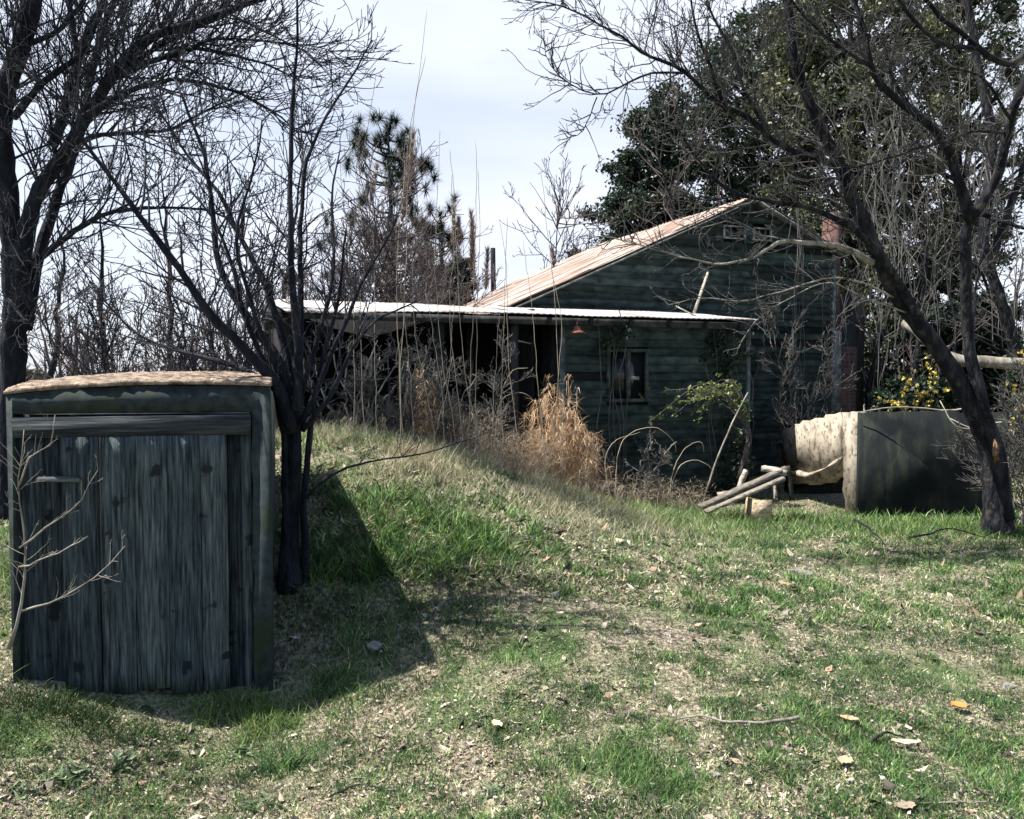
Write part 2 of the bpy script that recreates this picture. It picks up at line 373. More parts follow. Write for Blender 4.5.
# brick with mortar courses
m = bpy.data.materials.new('soft_red_brick'); m.use_nodes = True; n_ = m.node_tree.nodes; l_ = m.node_tree.links
bt = n_.new('ShaderNodeTexBrick'); tcb = n_.new('ShaderNodeTexCoord'); mpb = n_.new('ShaderNodeMapping'); mpb.inputs['Rotation'].default_value = (R(90), 0, 0)
l_.new(tcb.outputs['Object'], mpb.inputs[0]); l_.new(mpb.outputs[0], bt.inputs['Vector'])
bt.inputs['Scale'].default_value = 4.4; bt.inputs['Color1'].default_value = (.13, .06, .05, 1); bt.inputs['Color2'].default_value = (.06, .03, .03, 1); bt.inputs['Mortar'].default_value = (.11, .095, .09, 1)
bt.inputs['Mortar Size'].default_value = .03; bt.inputs['Brick Width'].default_value = .95; bt.inputs['Row Height'].default_value = .32
l_.new(bt.outputs['Color'], n_['Principled BSDF'].inputs['Base Color']); n_['Principled BSDF'].inputs['Roughness'].default_value = .95
bb = n_.new('ShaderNodeBump'); bb.inputs['Strength'].default_value = .6; bb.inputs['Distance'].default_value = .01; bb.invert = True
l_.new(bt.outputs['Fac'], bb.inputs['Height']); l_.new(bb.outputs[0], n_['Principled BSDF'].inputs['Normal'])
M['brick'] = m

# ------------------------------------------------------------------ ground sheet
def warp(a, b, n, k=3.2, c=0.):
    t = np.linspace(-1, 1, n); s = np.sinh(t * k) / math.sinh(k)
    return np.where(s < 0, c + s * (c - a), c + s * (b - c))
gx = warp(-320, 320, 420, 5.2, 0.); gy = warp(-60, 500, 420, 5.2, 6.)
X, Y = np.meshgrid(gx, gy); Z = gz(X, Y)
nn = 420; ii = (np.arange(nn - 1)[:, None] * nn + np.arange(nn - 1)[None, :]).reshape(-1)
g = MB(); g.add(np.stack([X, Y, Z], -1).reshape(-1, 3), np.stack([ii, ii + 1, ii + nn + 1, ii + nn], 1))
tag(g.build('ground', M['soil'], smooth=True), kind='structure')

# ------------------------------------------------------------------ grass
BOX = [(-2.85, -1.28, 4.35, 6.75)]    # cellar footprint
def blocked(x, y):
    b = np.zeros(len(x), bool)
    cx, cy = CEL; c, s = math.cos(R(15)), math.sin(R(15))
    lx = (x - cx) * c + (y - cy) * s; ly = -(x - cx) * s + (y - cy) * c
    b |= (np.abs(lx) < .70) & (ly > -.02) & (ly < 1.95)
    c, s = math.cos(HYAW), math.sin(HYAW)
    lx = (x - 3.98) * c + (y - 14) * s; ly = -(x - 3.98) * s + (y - 14) * c
    b |= (lx > -7.6) & (lx < 1.8) & (ly > -1.3) & (ly < 5)
    b |= (x > 4.3) & (x < 6.3) & (y > 10.02) & (y < 12.2)
    return b
CEL = (-2.074, 4.607); HYAW = math.atan2(.363, .932)
GREEN = np.array([[.10, .20, .05], [.05, .13, .04], [.15, .26, .07], [.028, .08, .035], [.21, .28, .11]])
STRAW = np.array([[.46, .44, .30], [.30, .285, .19], [.62, .59, .44], [.13, .125, .09], [.42, .41, .23]])
def pick(cols, n, j=.25): return cols[NR.integers(0, len(cols), n)] * NR.uniform(1 - j, 1 + j, n)[:, None]
def scatter(n, d0, d1, pw=2., spread=.78):
    t = NR.random(n); D = (d0 ** (1 - pw) + t * (d1 ** (1 - pw) - d0 ** (1 - pw))) ** (1 / (1 - pw))
    x = NR.uniform(-spread, spread, n) * D
    return x, D
def green_mask(x, y):
    """how green the sward is, 0 straw .. 1 lush"""
    g0 = fbm(x * .75, y * .55, 21, 3)
    tuft = fbm(x * 5.5, y * 4.2, 31, 3)
    m = np.clip((g0 - .47) * 4, -1, 1) * .25 + np.clip((tuft - .52) * 8, -.5, 1) * .6
    near_wall = np.exp(-((y - 9.6) / 1.0) ** 2) * (x > .8)
    bank = np.exp(-((x + .4) / .85) ** 2 - ((y - 5.9) / 1.0) ** 2) + .95 * np.exp(-((x + 1.6) / 1.3) ** 2 - ((y - 8.3) / .8) ** 2)
    shade = np.exp(-((x + 1.2) / .6) ** 2 - ((y - 5.4) / .9) ** 2)
    dry = np.exp(-((x - .05) / .75) ** 2 - ((y - 7.4) / .6) ** 2) + .7 * np.exp(-((x + .75) / .3) ** 2 - ((y - 7.) / .35) ** 2) + .6 * np.exp(-((x + 1.0) / .8) ** 2 - ((y - 4.15) / .18) ** 2)
    right = .28 * (1 / (1 + np.exp(-(x - 1.2) * 2.5))) * (y < 8)
    return np.clip(m + .8 * near_wall + .2 * bank + .5 * shade - dry + right + .10, 0, 1), near_wall + bank * .8 + shade * .5
gr = MB()
# short mown sward
for n, d0, d1, Ls, ws in ((250000, 2.5, 6.5, .036, .0050), (150000, 5.5, 14., .05, .009)):
    x, y = scatter(n, d0, d1); gm, tall = green_mask(x, y)
    dens = .45 + .55 * fbm(x * 4, y * 4, 77, 2)
    k = (NR.random(n) < dens + gm * .4) & ~blocked(x, y); x, y, gm, tall = x[k], y[k], gm[k], tall[k]; n = len(x)
    isg = NR.random(n) < gm * .7 + .36
    col = np.where(isg[:, None], pick(GREEN, n, .45), pick(STRAW, n, .5)) * (.35 + 1.35 * fbm(x * 12, y * 12, 5, 2))[:, None]
    Lh = Ls * NR.uniform(.4, 1.3, n) * (1 + .6 * gm * isg) * (1 + np.clip(tall, 0, 1.2) * 1.3)
    lean = np.where(isg, .45, 1.3)
    d = np.stack([NR.normal(0, 1, n) * lean, NR.normal(0, 1, n) * lean, np.full(n, 1.)], 1)
    ribbons(gr, np.stack([x, y, gz(x, y) - .003], 1), d, Lh, ws * NR.uniform(.6, 1.3, n) * (1 + .4 * (Lh > .1)), NR.uniform(.1, 1., n), col, 2)
# deep green tufts
tx, ty = scatter(1900, 2.6, 10.5, 1.4); gm, tall = green_mask(tx, ty)
k = (NR.random(1900) < .25 + .6 * gm) & ~blocked(tx, ty); tx, ty = tx[k], ty[k]
T_EXTRA = [(733, 592, .16), (805, 602, .16), (890, 560, .2), (775, 545, .24), (955, 585, .2), (1000, 590, .2), (663, 735, .1), (870, 690, .25), (905, 680, .2), (830, 695, .2), (945, 700, .2), (760, 680, .1),
           (920, 640, .3), (850, 640, .15), (715, 650, .12), (350, 760, .12), (380, 762, .12), (265, 770, .08), (10, 720, .12), (100, 715, .08), (60, 780, .1), (120, 760, .15), (250, 805, .2),
           (600, 700, .1), (615, 810, .1), (650, 810, .1), (780, 770, .15), (870, 740, .15), (990, 650, .2), (1010, 700, .2), (930, 790, .2), (460, 640, .25), (440, 600, .25), (480, 600, .2), (420, 690, .2), (330, 700, .2), (380, 700, .15)]
def ground_hit(px, py):
    D = 3.0
    for _ in range(60):
        x, y, z = P(px, py, D); e = z - gzf(x, y); D += e * 2.5
        if D > 30: break
    return P(px, py, D)[:2] + (D,)
sizes = list(NR.uniform(.25, 1., len(tx)) ** 2 * .11 + .02)
for px, py, s_ in T_EXTRA:
    a, b, _ = ground_hit(px, py); tx = np.append(tx, a); ty = np.append(ty, b); sizes.append(s_)
xs, ys, hs = [], [], []
for a, b, s_ in zip(tx, ty, sizes):
    n = int(170 + 7000 * s_ * s_ * (6 / max(3, b)) ** .5); r_ = s_ * np.sqrt(NR.random(n)); t_ = NR.random(n) * 6.283
    xs.append(a + r_ * np.cos(t_) * 1.25); ys.append(b + r_ * np.sin(t_) * .9); hs.append(np.full(n, .024 + .21 * s_) * (1.15 - .7 * r_ / s_))
x = np.concatenate(xs); y = np.concatenate(ys); hh = np.concatenate(hs); k = ~blocked(x, y); x, y, hh = x[k], y[k], hh[k]; n = len(x)
d = np.stack([NR.normal(0, .4, n), NR.normal(0, .4, n), np.ones(n)], 1)
ribbons(gr, np.stack([x, y, gz(x, y) - .003], 1), d, hh * NR.uniform(.5, 1.3, n), .0036 * NR.uniform(.6, 1.3, n) * np.clip(y / 4, 1, 2.2), NR.uniform(.1, .9, n), pick(GREEN[[0, 1, 3, 3]], n) * .8, 2)
# long grass by the walls and on the bank
def patch(n, cx, cy, rx, ry, h, cols, lean=.35, w=.006):
    x = cx + NR.normal(0, rx, n); y = cy + NR.normal(0, ry, n); k = ~blocked(x, y) & (fbm(x * 2.5, y * 2.5, 41, 2) > NR.uniform(.25, .6, n)); x, y = x[k], y[k]; n = len(x)
    d = np.stack([NR.normal(0, lean, n), NR.normal(0, lean, n), np.ones(n)], 1)
    ribbons(gr, np.stack([x, y, gz(x, y) - .004], 1), d, h * NR.uniform(.45, 1.25, n), w * NR.uniform(.6, 1.3, n), NR.uniform(.2, 1.1, n), pick(cols, n), 3)
G2 = np.array([[.15, .26, .06], [.11, .21, .05], [.20, .31, .09], [.075, .15, .05], [.36, .36, .19]])
G3 = np.vstack([G2 * .9, STRAW[:3], STRAW[1:4], G2[1:2]])
for a in ((14000, 3.6, 9.6, 1.5, .35, .11, G2), (8000, 5.4, 9.5, .9, .3, .12, G2), (8000, 1.9, 9.9, 1.1, .6, .13, G3), (6000, 3.0, 8.9, 1.2, .5, .08, G2), (5000, 6.3, 9.2, .8, .5, .10, G2),
          (12000, -1.5, 8.3, .9, .5, .12, G3), (6000, -.5, 8.6, .5, .4, .10, G3), (4000, -.45, 5.9, .4, .6, .05, G3), (4000, -1.15, 5.5, .3, .7, .06, G3), (4000, -1.6, 7.2, .5, .5, .07, G3),
          (7000, -3.6, 6.5, .35, .9, .2, G2), (1500, -2.35, 4.3, .3, .08, .11, G2[[1, 3, 3]] * .45), (900, -2.4, 4.0, .15, .08, .07, G2[[1, 3, 3]] * .7), (3000, -1.55, 4.55, .16, .12, .10, G2), (5000, .9, 9.0, .5, .5, .18, G2),  # weeds before the cellar door darkened in colour for the shadow there
          (9000, .1, 7.5, .55, .5, .10, STRAW), (4000, -.85, 7.1, .2, .25, .13, STRAW), (6000, .7, 8.5, .6, .5, .16, STRAW), (5000, -.2, 8.6, .5, .4, .2, STRAW), (4000, -2.2, 7.8, .7, .4, .2, STRAW)):
    patch(*a)
tag(gr.build('grass', M['grass']), 'patchy rough lawn of green tufts and dry straw', 'grass', kind='stuff')

# leaf litter, chips and crumbs of soil
lt = MB()
for n, d0, d1, s_ in ((85000, 2.5, 6.5, .013), (36000, 5.5, 13, .024)):
    x, y = scatter(n, d0, d1); k = ~blocked(x, y) & (fbm(x * 1.7, y * 1.7, 61, 3) > NR.uniform(.2, .75, n)); x, y = x[k], y[k]; n = len(x)
    LC = np.array([[.40, .34, .28], [.12, .10, .085], [.52, .46, .40], [.05, .045, .04], [.34, .24, .17], [.03, .028, .025], [.22, .19, .16]])
    p = np.stack([x, y, gz(x, y) + NR.uniform(0, .016, n)], 1)
    a = NR.normal(0, 1, (n, 3)); a[:, 2] *= .45; a /= np.linalg.norm(a, axis=1, keepdims=True)
    b = np.cross(a, np.array([0, 0, 1.]) + NR.normal(0, .5, (n, 3))); b /= np.linalg.norm(b, axis=1, keepdims=True)
    sz = s_ * NR.uniform(.4, 1.3, n) * np.where(NR.random(n) < .05, 2.8, 1.)
    a *= (sz * .8)[:, None]; b *= (sz * NR.uniform(.2, .55, n))[:, None]; q = np.zeros_like(a); q[:, 2] = sz * NR.uniform(-.2, .35, n)
    V = np.stack([p - a + q, p + b, p + a * .4 + b * .8, p + a + q, p - b * .9], 1).reshape(-1, 3)
    lt.add(V, np.arange(len(V)).reshape(-1, 5), np.repeat(pick(LC, n), 5, axis=0))
tag(lt.build('leaf_litter', M['litter']), 'brown and grey dead leaf litter scattered over the lawn', 'leaf litter', kind='stuff')
# ------------------------------------------------------------------ storm cellar
cel = thing('storm_cellar', 'low concrete storm cellar with arched top and grey plank door', 'cellar', (*CEL, 0), R(15), world=False)
def cx_(px): return -.685 + (px - 5) * .00521
def cz_(py): return 1.7 - (py - 375) / 820 * 4.6
def archz(x): return 1.645 - .05 * abs(min(0, (x - .25) / .93)) ** 2.2 - .012 * max(0, (x - .25) / .43) ** 2
rng = random.Random(3)
top = [(x, archz(x) + rng.gauss(0, .004)) for x in np.linspace(-.685, .685, 46)]
# front with its opening
ox0, ox1, oz1 = -.655, cx_(248), cz_(413)
m = MB()
outl = [(-.685, -.5)] + top + [(.685, -.5), (ox1, -.5)] + [(ox1 + rng.gauss(0, .003), z) for z in np.linspace(-.3, oz1 - .02, 14)] + \
       [(x, oz1 + rng.gauss(0, .004)) for x in np.linspace(ox1, ox0, 30)] + [(ox0 + rng.gauss(0, .003), z) for z in np.linspace(oz1 - .02, -.3, 14)] + [(ox0, -.5)]
m.prism([(x, z) for x, z in outl][::-1], 0, .22)
m.prism([(-.672, -.5)] + [(x * .98, z - .006) for x, z in top] + [(.672, -.5)], .223, 1.95)
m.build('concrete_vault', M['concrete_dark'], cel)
# crust of pale weathered concrete laid over the arch, overhanging the face a little
m = MB(); nx, ny = 110, 40
xs_ = np.linspace(-.692, .692, nx); ys_ = np.concatenate([np.linspace(-.012, .3, ny // 2), np.linspace(.35, 1.97, ny - ny // 2)])
Xc, Yc = np.meshgrid(xs_, ys_)
th = .014 + .022 * fbm(Xc * 6, Yc * 6, 9, 5) + .02 * (fbm(Xc * 18, Yc * 18, 2, 3) - .5)
arc = 1.645 - .05 * np.abs(np.minimum(0, (Xc - .25) / .93)) ** 2.2 - .012 * np.maximum(0, (Xc - .25) / .43) ** 2
Ztop = arc + th
Ztop += .05 * np.clip(Yc / .5, 0, 1) ** .7
Yj = Yc + (Yc < 0) * .035 * (fbm(Xc * 12, Yc, 4) - .5)
Zb = arc + .002
V = np.concatenate([np.stack([Xc, Yj, Ztop], -1).reshape(-1, 3), np.stack([Xc, Yj, Zb], -1).reshape(-1, 3)])
ii = (np.arange(ny - 1)[:, None] * nx + np.arange(nx - 1)[None, :]).reshape(-1); o_ = nx * ny
m.add(V, np.concatenate([np.stack([ii, ii + 1, ii + nx + 1, ii + nx], 1), np.stack([ii + o_, ii + nx + o_, ii + nx + 1 + o_, ii + 1 + o_], 1),
      np.array([[i, i + o_, i + 1 + o_, i + 1] for i in range(nx - 1)]), np.array([[j * nx, (j + 1) * nx, (j + 1) * nx + o_, j * nx + o_] for j in range(ny - 1)]),
      np.array([[j * nx + nx - 1, j * nx + nx - 1 + o_, (j + 1) * nx + nx - 1 + o_, (j + 1) * nx + nx - 1] for j in range(ny - 1)])]))
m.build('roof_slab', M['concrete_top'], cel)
m = MB(); m.box(((-.65 + cx_(247)) / 2, .02, cz_(426)), (cx_(247) + .65, .06, .115), jit=.003, col=(1.05, 1.05, 1.05)); m.build('lintel', M['board_h'], cel)
m = MB(); m.box(((cx_(21) + cx_(246)) / 2, .025, cz_(413) - .004), (cx_(246) - cx_(21), .06, .006), rot=(0, .004, 0), col=(2.6, 2.6, 2.7), jit=.0015)  # pale strip added for the bright line of chipped concrete above the lintel
m.build('pale_chip_strip', M['board_h'], cel)
def plank_mesh(m, x0, x1, z0, z1, y, t, col, lean=0.):
    n = 14; zz = np.linspace(z0, z1, n); V = []
    w0 = np.cumsum(NR.normal(0, .0012, n)); w1 = np.cumsum(NR.normal(0, .0012, n)); bow = NR.normal(0, .003)
    for i, z in enumerate(zz):
        b_ = bow * math.sin(i / (n - 1) * 3.14)
        for xx, yy in ((x0 + w0[i] + lean * (z - z0), y + b_), (x1 + w1[i] + lean * (z - z0), y + b_), (x1 + w1[i] + lean * (z - z0), y + t + b_), (x0 + w0[i] + lean * (z - z0), y + t + b_)):
            V.append((xx, yy, z))
    F = [(0, 1, 2, 3)[::-1], tuple(4 * (n - 1) + k for k in range(4))]
    for i in range(n - 1):
        for k in range(4): F.append((4 * i + k, 4 * i + (k + 1) % 4, 4 * i + 4 + (k + 1) % 4, 4 * i + 4 + k))
    m.add(V, F, col)
m = MB(); edges = [55, 92, 126, 160, 193, 222]
tone = [(.72, .76, .8), (1.1, 1.1, 1.1), (1.32, 1.3, 1.28), (.9, .94, .98), (1.25, 1.22, 1.2)]
for i in range(5):
    plank_mesh(m, cx_(edges[i]) + .004, cx_(edges[i + 1]) - .004, cz_(697) + rng.uniform(-.02, .02), cz_(436) + rng.uniform(-.004, .004), -.016 + rng.uniform(-.005, .005), .026, tone[i])
m.build('plank_door', M['plank'], cel)
m = MB(); plank_mesh(m, -.65, cx_(37) - .004, -.3, cz_(437), .045, .022, (.75, .8, .85)); plank_mesh(m, cx_(37), cx_(60), -.3, cz_(437), .05, .022, (.6, .62, .68))
m.build('backing_board', M['plank'], cel)
m = MB(); plank_mesh(m, cx_(218), cx_(246), -.3, cz_(435), .055, .022, (.6, .62, .66)); m.build('backing_board', M['plank'], cel)
m = MB(); plank_mesh(m, cx_(236), cx_(247.5), -.3, cz_(434), .03, .022, (1.0, 1.0, 1.0)); m.build('door_jamb', M['plank'], cel)
m = MB(); m.box((cx_(54), -.028, cz_(476)), (.24, .026, .028), rot=(0, .03, 0), col=(2.4, 2.2, 2.0), jit=.003, taper=.8); m.build('door_latch', M['board_h'], cel)
m = MB(); m.box((0, .14, .4), (1.3, .1, 2.0)); m.build('inner_wall', M['void'], cel)
CELZ = 0

# ------------------------------------------------------------------ farmhouse
HB = (3.98, 14, 0)
hou = thing('farmhouse', 'abandoned farmhouse with faded green lap siding and rusty tin gable roof', 'house', HB, HYAW, world=False)
SL = .4475; APEX = 4.69; WL, WR = -4.38, 1.84
def rz(s): return APEX - SL * abs(s)
def siding(m, z0, z1, lo, hi, holes, yf, step=.115, sag=0.):
    """courses of lap boards, lo(z)..hi(z) wide, skipping holes (s0,s1,z0,z1)"""
    z = z0
    while z < z1:
        zt = min(z + step, z1); a, b = lo(z), hi(z)
        if b - a > .05:
            iv = [(a, b)]
            for h in holes:
                if zt > h[2] + .01 and z < h[3] - .01:
                    nv = []
                    for p, q in iv:
                        if h[0] > p: nv.append((p, min(q, h[0])))
                        if h[1] < q: nv.append((max(p, h[1]), q))
                    iv = [t for t in nv if t[1] - t[0] > .01]
            for p, q in iv:
                x = p
                while x < q - .01:
                    x2 = min(q, x + rng.uniform(1.2, 3.2))
                    if q - x2 < .3: x2 = q
                    c = rng.uniform(.5, 1.25); c = (c, c * rng.uniform(.97, 1.05), c)
                    if rng.random() < .05: c = (.25, .25, .28)
                    d0 = rng.gauss(0, .004); d1 = rng.gauss(0, .004)
                    la = lo(zt) if x == a else x; hb = hi(zt) if x2 == b else x2
                    yo = yf - .045 - abs(rng.gauss(0, .004))
                    V = [(x, yo, z + d0), (x2, yo, z + d1), (hb, yf - .004, zt + .006 + d1), (la, yf - .004, zt + .006 + d0), (x, yf + .01, z + d0), (x2, yf + .01, z + d1)]
                    m.add(V, [(0, 1, 2, 3), (4, 5, 1, 0)], c)
                    x = x2 + .003
        z += step
gh = [(-.505, -.064, 3.98, 4.20), (.097, .474, 3.98, 4.20)]
m = MB()
siding(m, -.1, APEX - .12, lambda z: max(WL, -(APEX - z) / SL + .02), lambda z: min(WR, (APEX - z) / SL - .02), gh, 0)
m.build('gable_wall', M['siding'], hou)
m = MB()   # the wall's structure behind the boards
m.prism([(WL + .01, -.2), (WL + .01, rz(WL) - .03), (0, APEX - .04), (WR - .01, rz(WR) - .03), (WR - .01, -.2)][::-1], .1, .12)
m.prism([(WL + .01, -.2), (WL + .01, rz(WL) - .03), (0, APEX - .04), (WR - .01, rz(WR) - .03), (WR - .01, -.2)][::-1], 4.9, 4.98)
m.box((WL + .03, 2.5, 1.25), (.05, 4.78, 2.7)); m.box((WR - .03, 2.5, 1.75), (.05, 4.78, 3.7))
m.build('side_wall', M['dark_wood'], hou)
m = MB(); m.box((WR + .02, .01, 1.75), (.1, .07, 4.1), jit=.003, col=(.6, .7, .7)); m.build('corner_board', M['trim'], hou)
for s0, s1, a, b in gh:
    m = MB(); w_ = .022; y_ = -.035
    m.box(((s0 + s1) / 2, y_, b - w_ / 2), (s1 - s0, .05, w_)); m.box(((s0 + s1) / 2, y_, a + w_ / 2), (s1 - s0, .05, w_))
    for s_ in (s0 + w_ / 2, s1 - w_ / 2): m.box((s_, y_, (a + b) / 2), (w_, .05, b - a - 2 * w_))
    for k in (1, 2): m.box((s0 + (s1 - s0) * k / 3, y_, (a + b) / 2), (.012, .03, b - a - 2 * w_), col=(.5, .5, .5))
    f = m.build('attic_window', M['trim'], hou)
    m = MB(); m.box(((s0 + s1) / 2, -.0, (a + b) / 2), (s1 - s0, .01, b - a)); m.build('pane', M['glass'], f)
# roof: two corrugated slopes
def corr(m, s0, s1, z0, z1, y0, y1, per=.09, amp=.012, th=.012, ns=14, wob=.02, seed=0, col=None):
    ny = int((y1 - y0) / per * 6); yy = np.linspace(y0, y1, ny); ss = np.linspace(0, 1, ns)
    Yg, Sg = np.meshgrid(yy, ss)
    Zg = z0 + (z1 - z0) * Sg + amp * np.sin(Yg / per * 2 * math.pi) + wob * (fbm(Sg * 4, Yg * .9, seed, 3) - .5) * 2
    Xg = s0 + (s1 - s0) * Sg
    Yg = Yg + .0 * Sg
    V = np.stack([Xg, Yg, Zg], -1).reshape(-1, 3); i = (np.arange(ns - 1)[:, None] * ny + np.arange(ny - 1)[None]).reshape(-1); o = ns * ny
    F = np.stack([i, i + 1, i + ny + 1, i + ny], 1)
    E = [np.array([[j, j + 1, j + 1 + o, j + o] for j in range(ny - 1)]), np.array([[j + (ns - 1) * ny, j + (ns - 1) * ny + o, j + (ns - 1) * ny + 1 + o, j + (ns - 1) * ny + 1] for j in range(ny - 1)]),
         np.array([[k * ny, k * ny + o, (k + 1) * ny + o, (k + 1) * ny] for k in range(ns - 1)]), np.array([[k * ny + ny - 1, (k + 1) * ny + ny - 1, (k + 1) * ny + ny - 1 + o, k * ny + ny - 1 + o] for k in range(ns - 1)])]
    m.add(np.vstack([V, V - np.array([0, 0, th])]), np.concatenate([F, F[:, ::-1] + o] + E))
m = MB(); corr(m, -4.69, 0, rz(-4.69), APEX, -.22, 5.4, per=.12, amp=.012, wob=.05, seed=4); m.build('roof', M['rust'], hou)
m = MB(); corr(m, 0, 2.0, APEX, rz(2.0), -.22, 5.2, per=.12, amp=.012, wob=.04, seed=8); rf = m.build('roof', M['rust'], hou)
m = MB(); m.bar((-4.6, -.2, rz(-4.6) - .07), (0, -.2, APEX - .07), .03, .10, up=(0, 1, 0), jit=.004, col=(.45, .45, .45)); m.bar((0, -.2, APEX - .07), (1.95, -.2, rz(1.95) - .07), .03, .10, up=(0, 1, 0), jit=.004, col=(.45, .45, .45))
m.build('rake_board', M['trim'], hou)
# lean-to
LF = -1.62; LS0, LS1 = -7.77, -1.22
lw0, lw1 = -4.17, LS1 - .02
wh = (-3.53, -2.89, 1.33, 2.06)
m = MB(); siding(m, -.1, 2.46, lambda z: lw0, lambda z: lw1, [wh], LF); m.build('lean_to_wall', M['siding'], hou)
m = MB()
for a, b, c, d in ((lw0, wh[0], -.1, 2.46), (wh[1], lw1, -.1, 2.46), (wh[0], wh[1], -.1, wh[2]), (wh[0], wh[1], wh[3], 2.46)):
    m.box(((a + b) / 2, LF + .06, (c + d) / 2), (b - a, .03, d - c))
m.box((lw1 - .02, LF / 2 - .03, 1.2), (.04, -LF - .1, 2.6)); m.box((lw0 + .02, LF / 2 - .03, 1.2), (.04, -LF - .12, 2.6))
m.build('stud_frame', M['dark_wood'], hou)
m = MB(); s0, s1, a, b = wh; w_ = .045; y_ = LF - .035
m.box(((s0 + s1) / 2, y_, b - w_ / 2), (s1 - s0 + .04, .05, w_), col=(.2, .24, .24)); m.box(((s0 + s1) / 2, y_ - .01, a + w_ / 2), (s1 - s0 + .06, .07, w_), col=(.25, .28, .28))
m.box((s0 + w_ / 2, y_, (a + b) / 2), (w_, .05, b - a - 2 * w_), col=(.22, .26, .26)); m.box((s1 - w_ / 2, y_, (a + b) / 2), (w_, .05, b - a - 2 * w_), col=(.24, .27, .27)); m.box(((s0 + s1) / 2 + .01, y_, (a + b) / 2), (.05, .045, b - a - 2 * w_), col=(.34, .35, .34))
f = m.build('window', M['trim'], hou)
m = MB(); m.box(((s0 + s1) / 2, LF + .0, (a + b) / 2), (s1 - s0 - .02, .008, b - a - .02)); m.build('pane', M['glass'], f)
m = MB(); m.box((s0 + .45, LF - .012, a + .33), (.13, .008, .05), rot=(0, .1, 0), col=(1.5, 1.5, 1.5)); m.build('curtain_scrap', M['trim'], f)
m = MB(); m.box((-4.19, LF - .02, 1.2), (.07, .06, 2.55), col=(.5, .55, .55), jit=.004); m.build('corner_board', M['trim'], hou)
m = MB(); m.box((lw1 + .03, LF - .02, 1.2), (.07, .06, 2.55), col=(.4, .45, .45), jit=.004); m.build('corner_board', M['trim'], hou)
# lean-to roof: sagging sheets; local y runs downhill towards the yard
def shed(m, x0, x1, y0, y1, zf, zb, per=.09, amp=.004, th=.01, seed=1):
    nx = int((x1 - x0) / per * 5); xx = np.linspace(x0, x1, nx); yy = np.linspace(0, 1, 10); Xg, Tg = np.meshgrid(xx, yy)
    Zg = zf + (zb - zf) * Tg + amp * np.sin(Xg / per * 6.283) - .06 * np.exp(-((Xg + 7.6) / 1.2) ** 2) * (1 - Tg) + .035 * (fbm(Xg * .9, Tg * 3, seed, 3) - .5) - .02 * np.exp(-((Xg + 3.8) / .5) ** 2) * (1 - Tg)
    Yg = y0 + (y1 - y0) * Tg - .06 * (fbm(Xg * 1.1, Tg * 0, 7) - .5) * (1 - Tg)
    ny = 10; V = np.stack([Xg, Yg, Zg], -1).reshape(-1, 3); i = (np.arange(ny - 1)[:, None] * nx + np.arange(nx - 1)[None]).reshape(-1); o = nx * ny
    F = np.stack([i, i + 1, i + nx + 1, i + nx], 1)
    E = [np.array([[j + o, j + 1 + o, j + 1, j] for j in range(nx - 1)]), np.array([[k * nx, (k + 1) * nx, (k + 1) * nx + o, k * nx + o] for k in range(ny - 1)]), np.array([[k * nx + nx - 1, k * nx + nx - 1 + o, (k + 1) * nx + nx - 1 + o, (k + 1) * nx + nx - 1] for k in range(ny - 1)])]
    m.add(np.vstack([V, V - np.array([0, 0, th])]), np.concatenate([F, F[:, ::-1] + o] + E))
m = MB(); shed(m, LS0, -4.72, LF - .3, 1.5, 2.49, 2.86, seed=2); shed(m, -4.715, LS1, LF - .3, -.04, 2.49, 2.73, seed=5)
m.build('lean_to_roof', M['tin'], hou)
m = MB(); m.box(((LS0 + LS1) / 2, LF - .18, 2.40), (LS1 - LS0 - .06, .04, .09), jit=.004, col=(.18, .18, .2)); m.build('eave_board', M['trim'], hou)
m = MB()
for s_ in np.arange(LS0 + .3, LS1, .6): m.bar((s_, LF - .25, 2.40), (s_, 0 if s_ > -4.5 else 1.4, 2.70), .05, .09)
m.build('rafters', M['dark_wood'], hou)
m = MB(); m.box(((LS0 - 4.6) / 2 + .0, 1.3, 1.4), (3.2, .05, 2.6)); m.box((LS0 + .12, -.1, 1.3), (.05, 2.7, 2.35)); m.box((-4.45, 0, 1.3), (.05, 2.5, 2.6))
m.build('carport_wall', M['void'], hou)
for s_ in (LS0 + .15, -5.9, -4.9):
    m = MB(); m.box((s_, LF - .05, 1.2), (.10, .10, 2.35), jit=.006); m.build('post', M['dark_wood'], hou)
m = MB(); m.bar((LS0 - .15, LF - .2, 2.34), (LS0 - .02, LF + 1.5, 2.62), .22, .05); m.box((LS0 - .10, LF - .1, 2.29), (.28, .05, .09), rot=(0, -.25, 0)); m.build('eave_bracket', M['dark_wood'], hou)
# chimney on the right corner
m = MB(); m.box((2.0, .22, 3.38), (.17, .3, 2.4), jit=.018); m.box((2.12, .22, 1.1), (.62, .42, 2.2), jit=.01)
ch = m.build('chimney', M['brick'], hou)
m = MB(); m.box((1.93, -.03, 1.55), (.22, .03, 1.9), col=(.55, .55, .6), jit=.005); m.build('cover_board', M['trim'], ch)
m = MB(); m.box((2.35, .75, 1.7), (1.1, .9, 3.0)); m.build('rear_wing', M['dark_wood'], hou)

def hp(s, y, z):
    c, q = math.cos(HYAW), math.sin(HYAW); return (HB[0] + s * c - y * q, HB[1] + s * q + y * c, z)
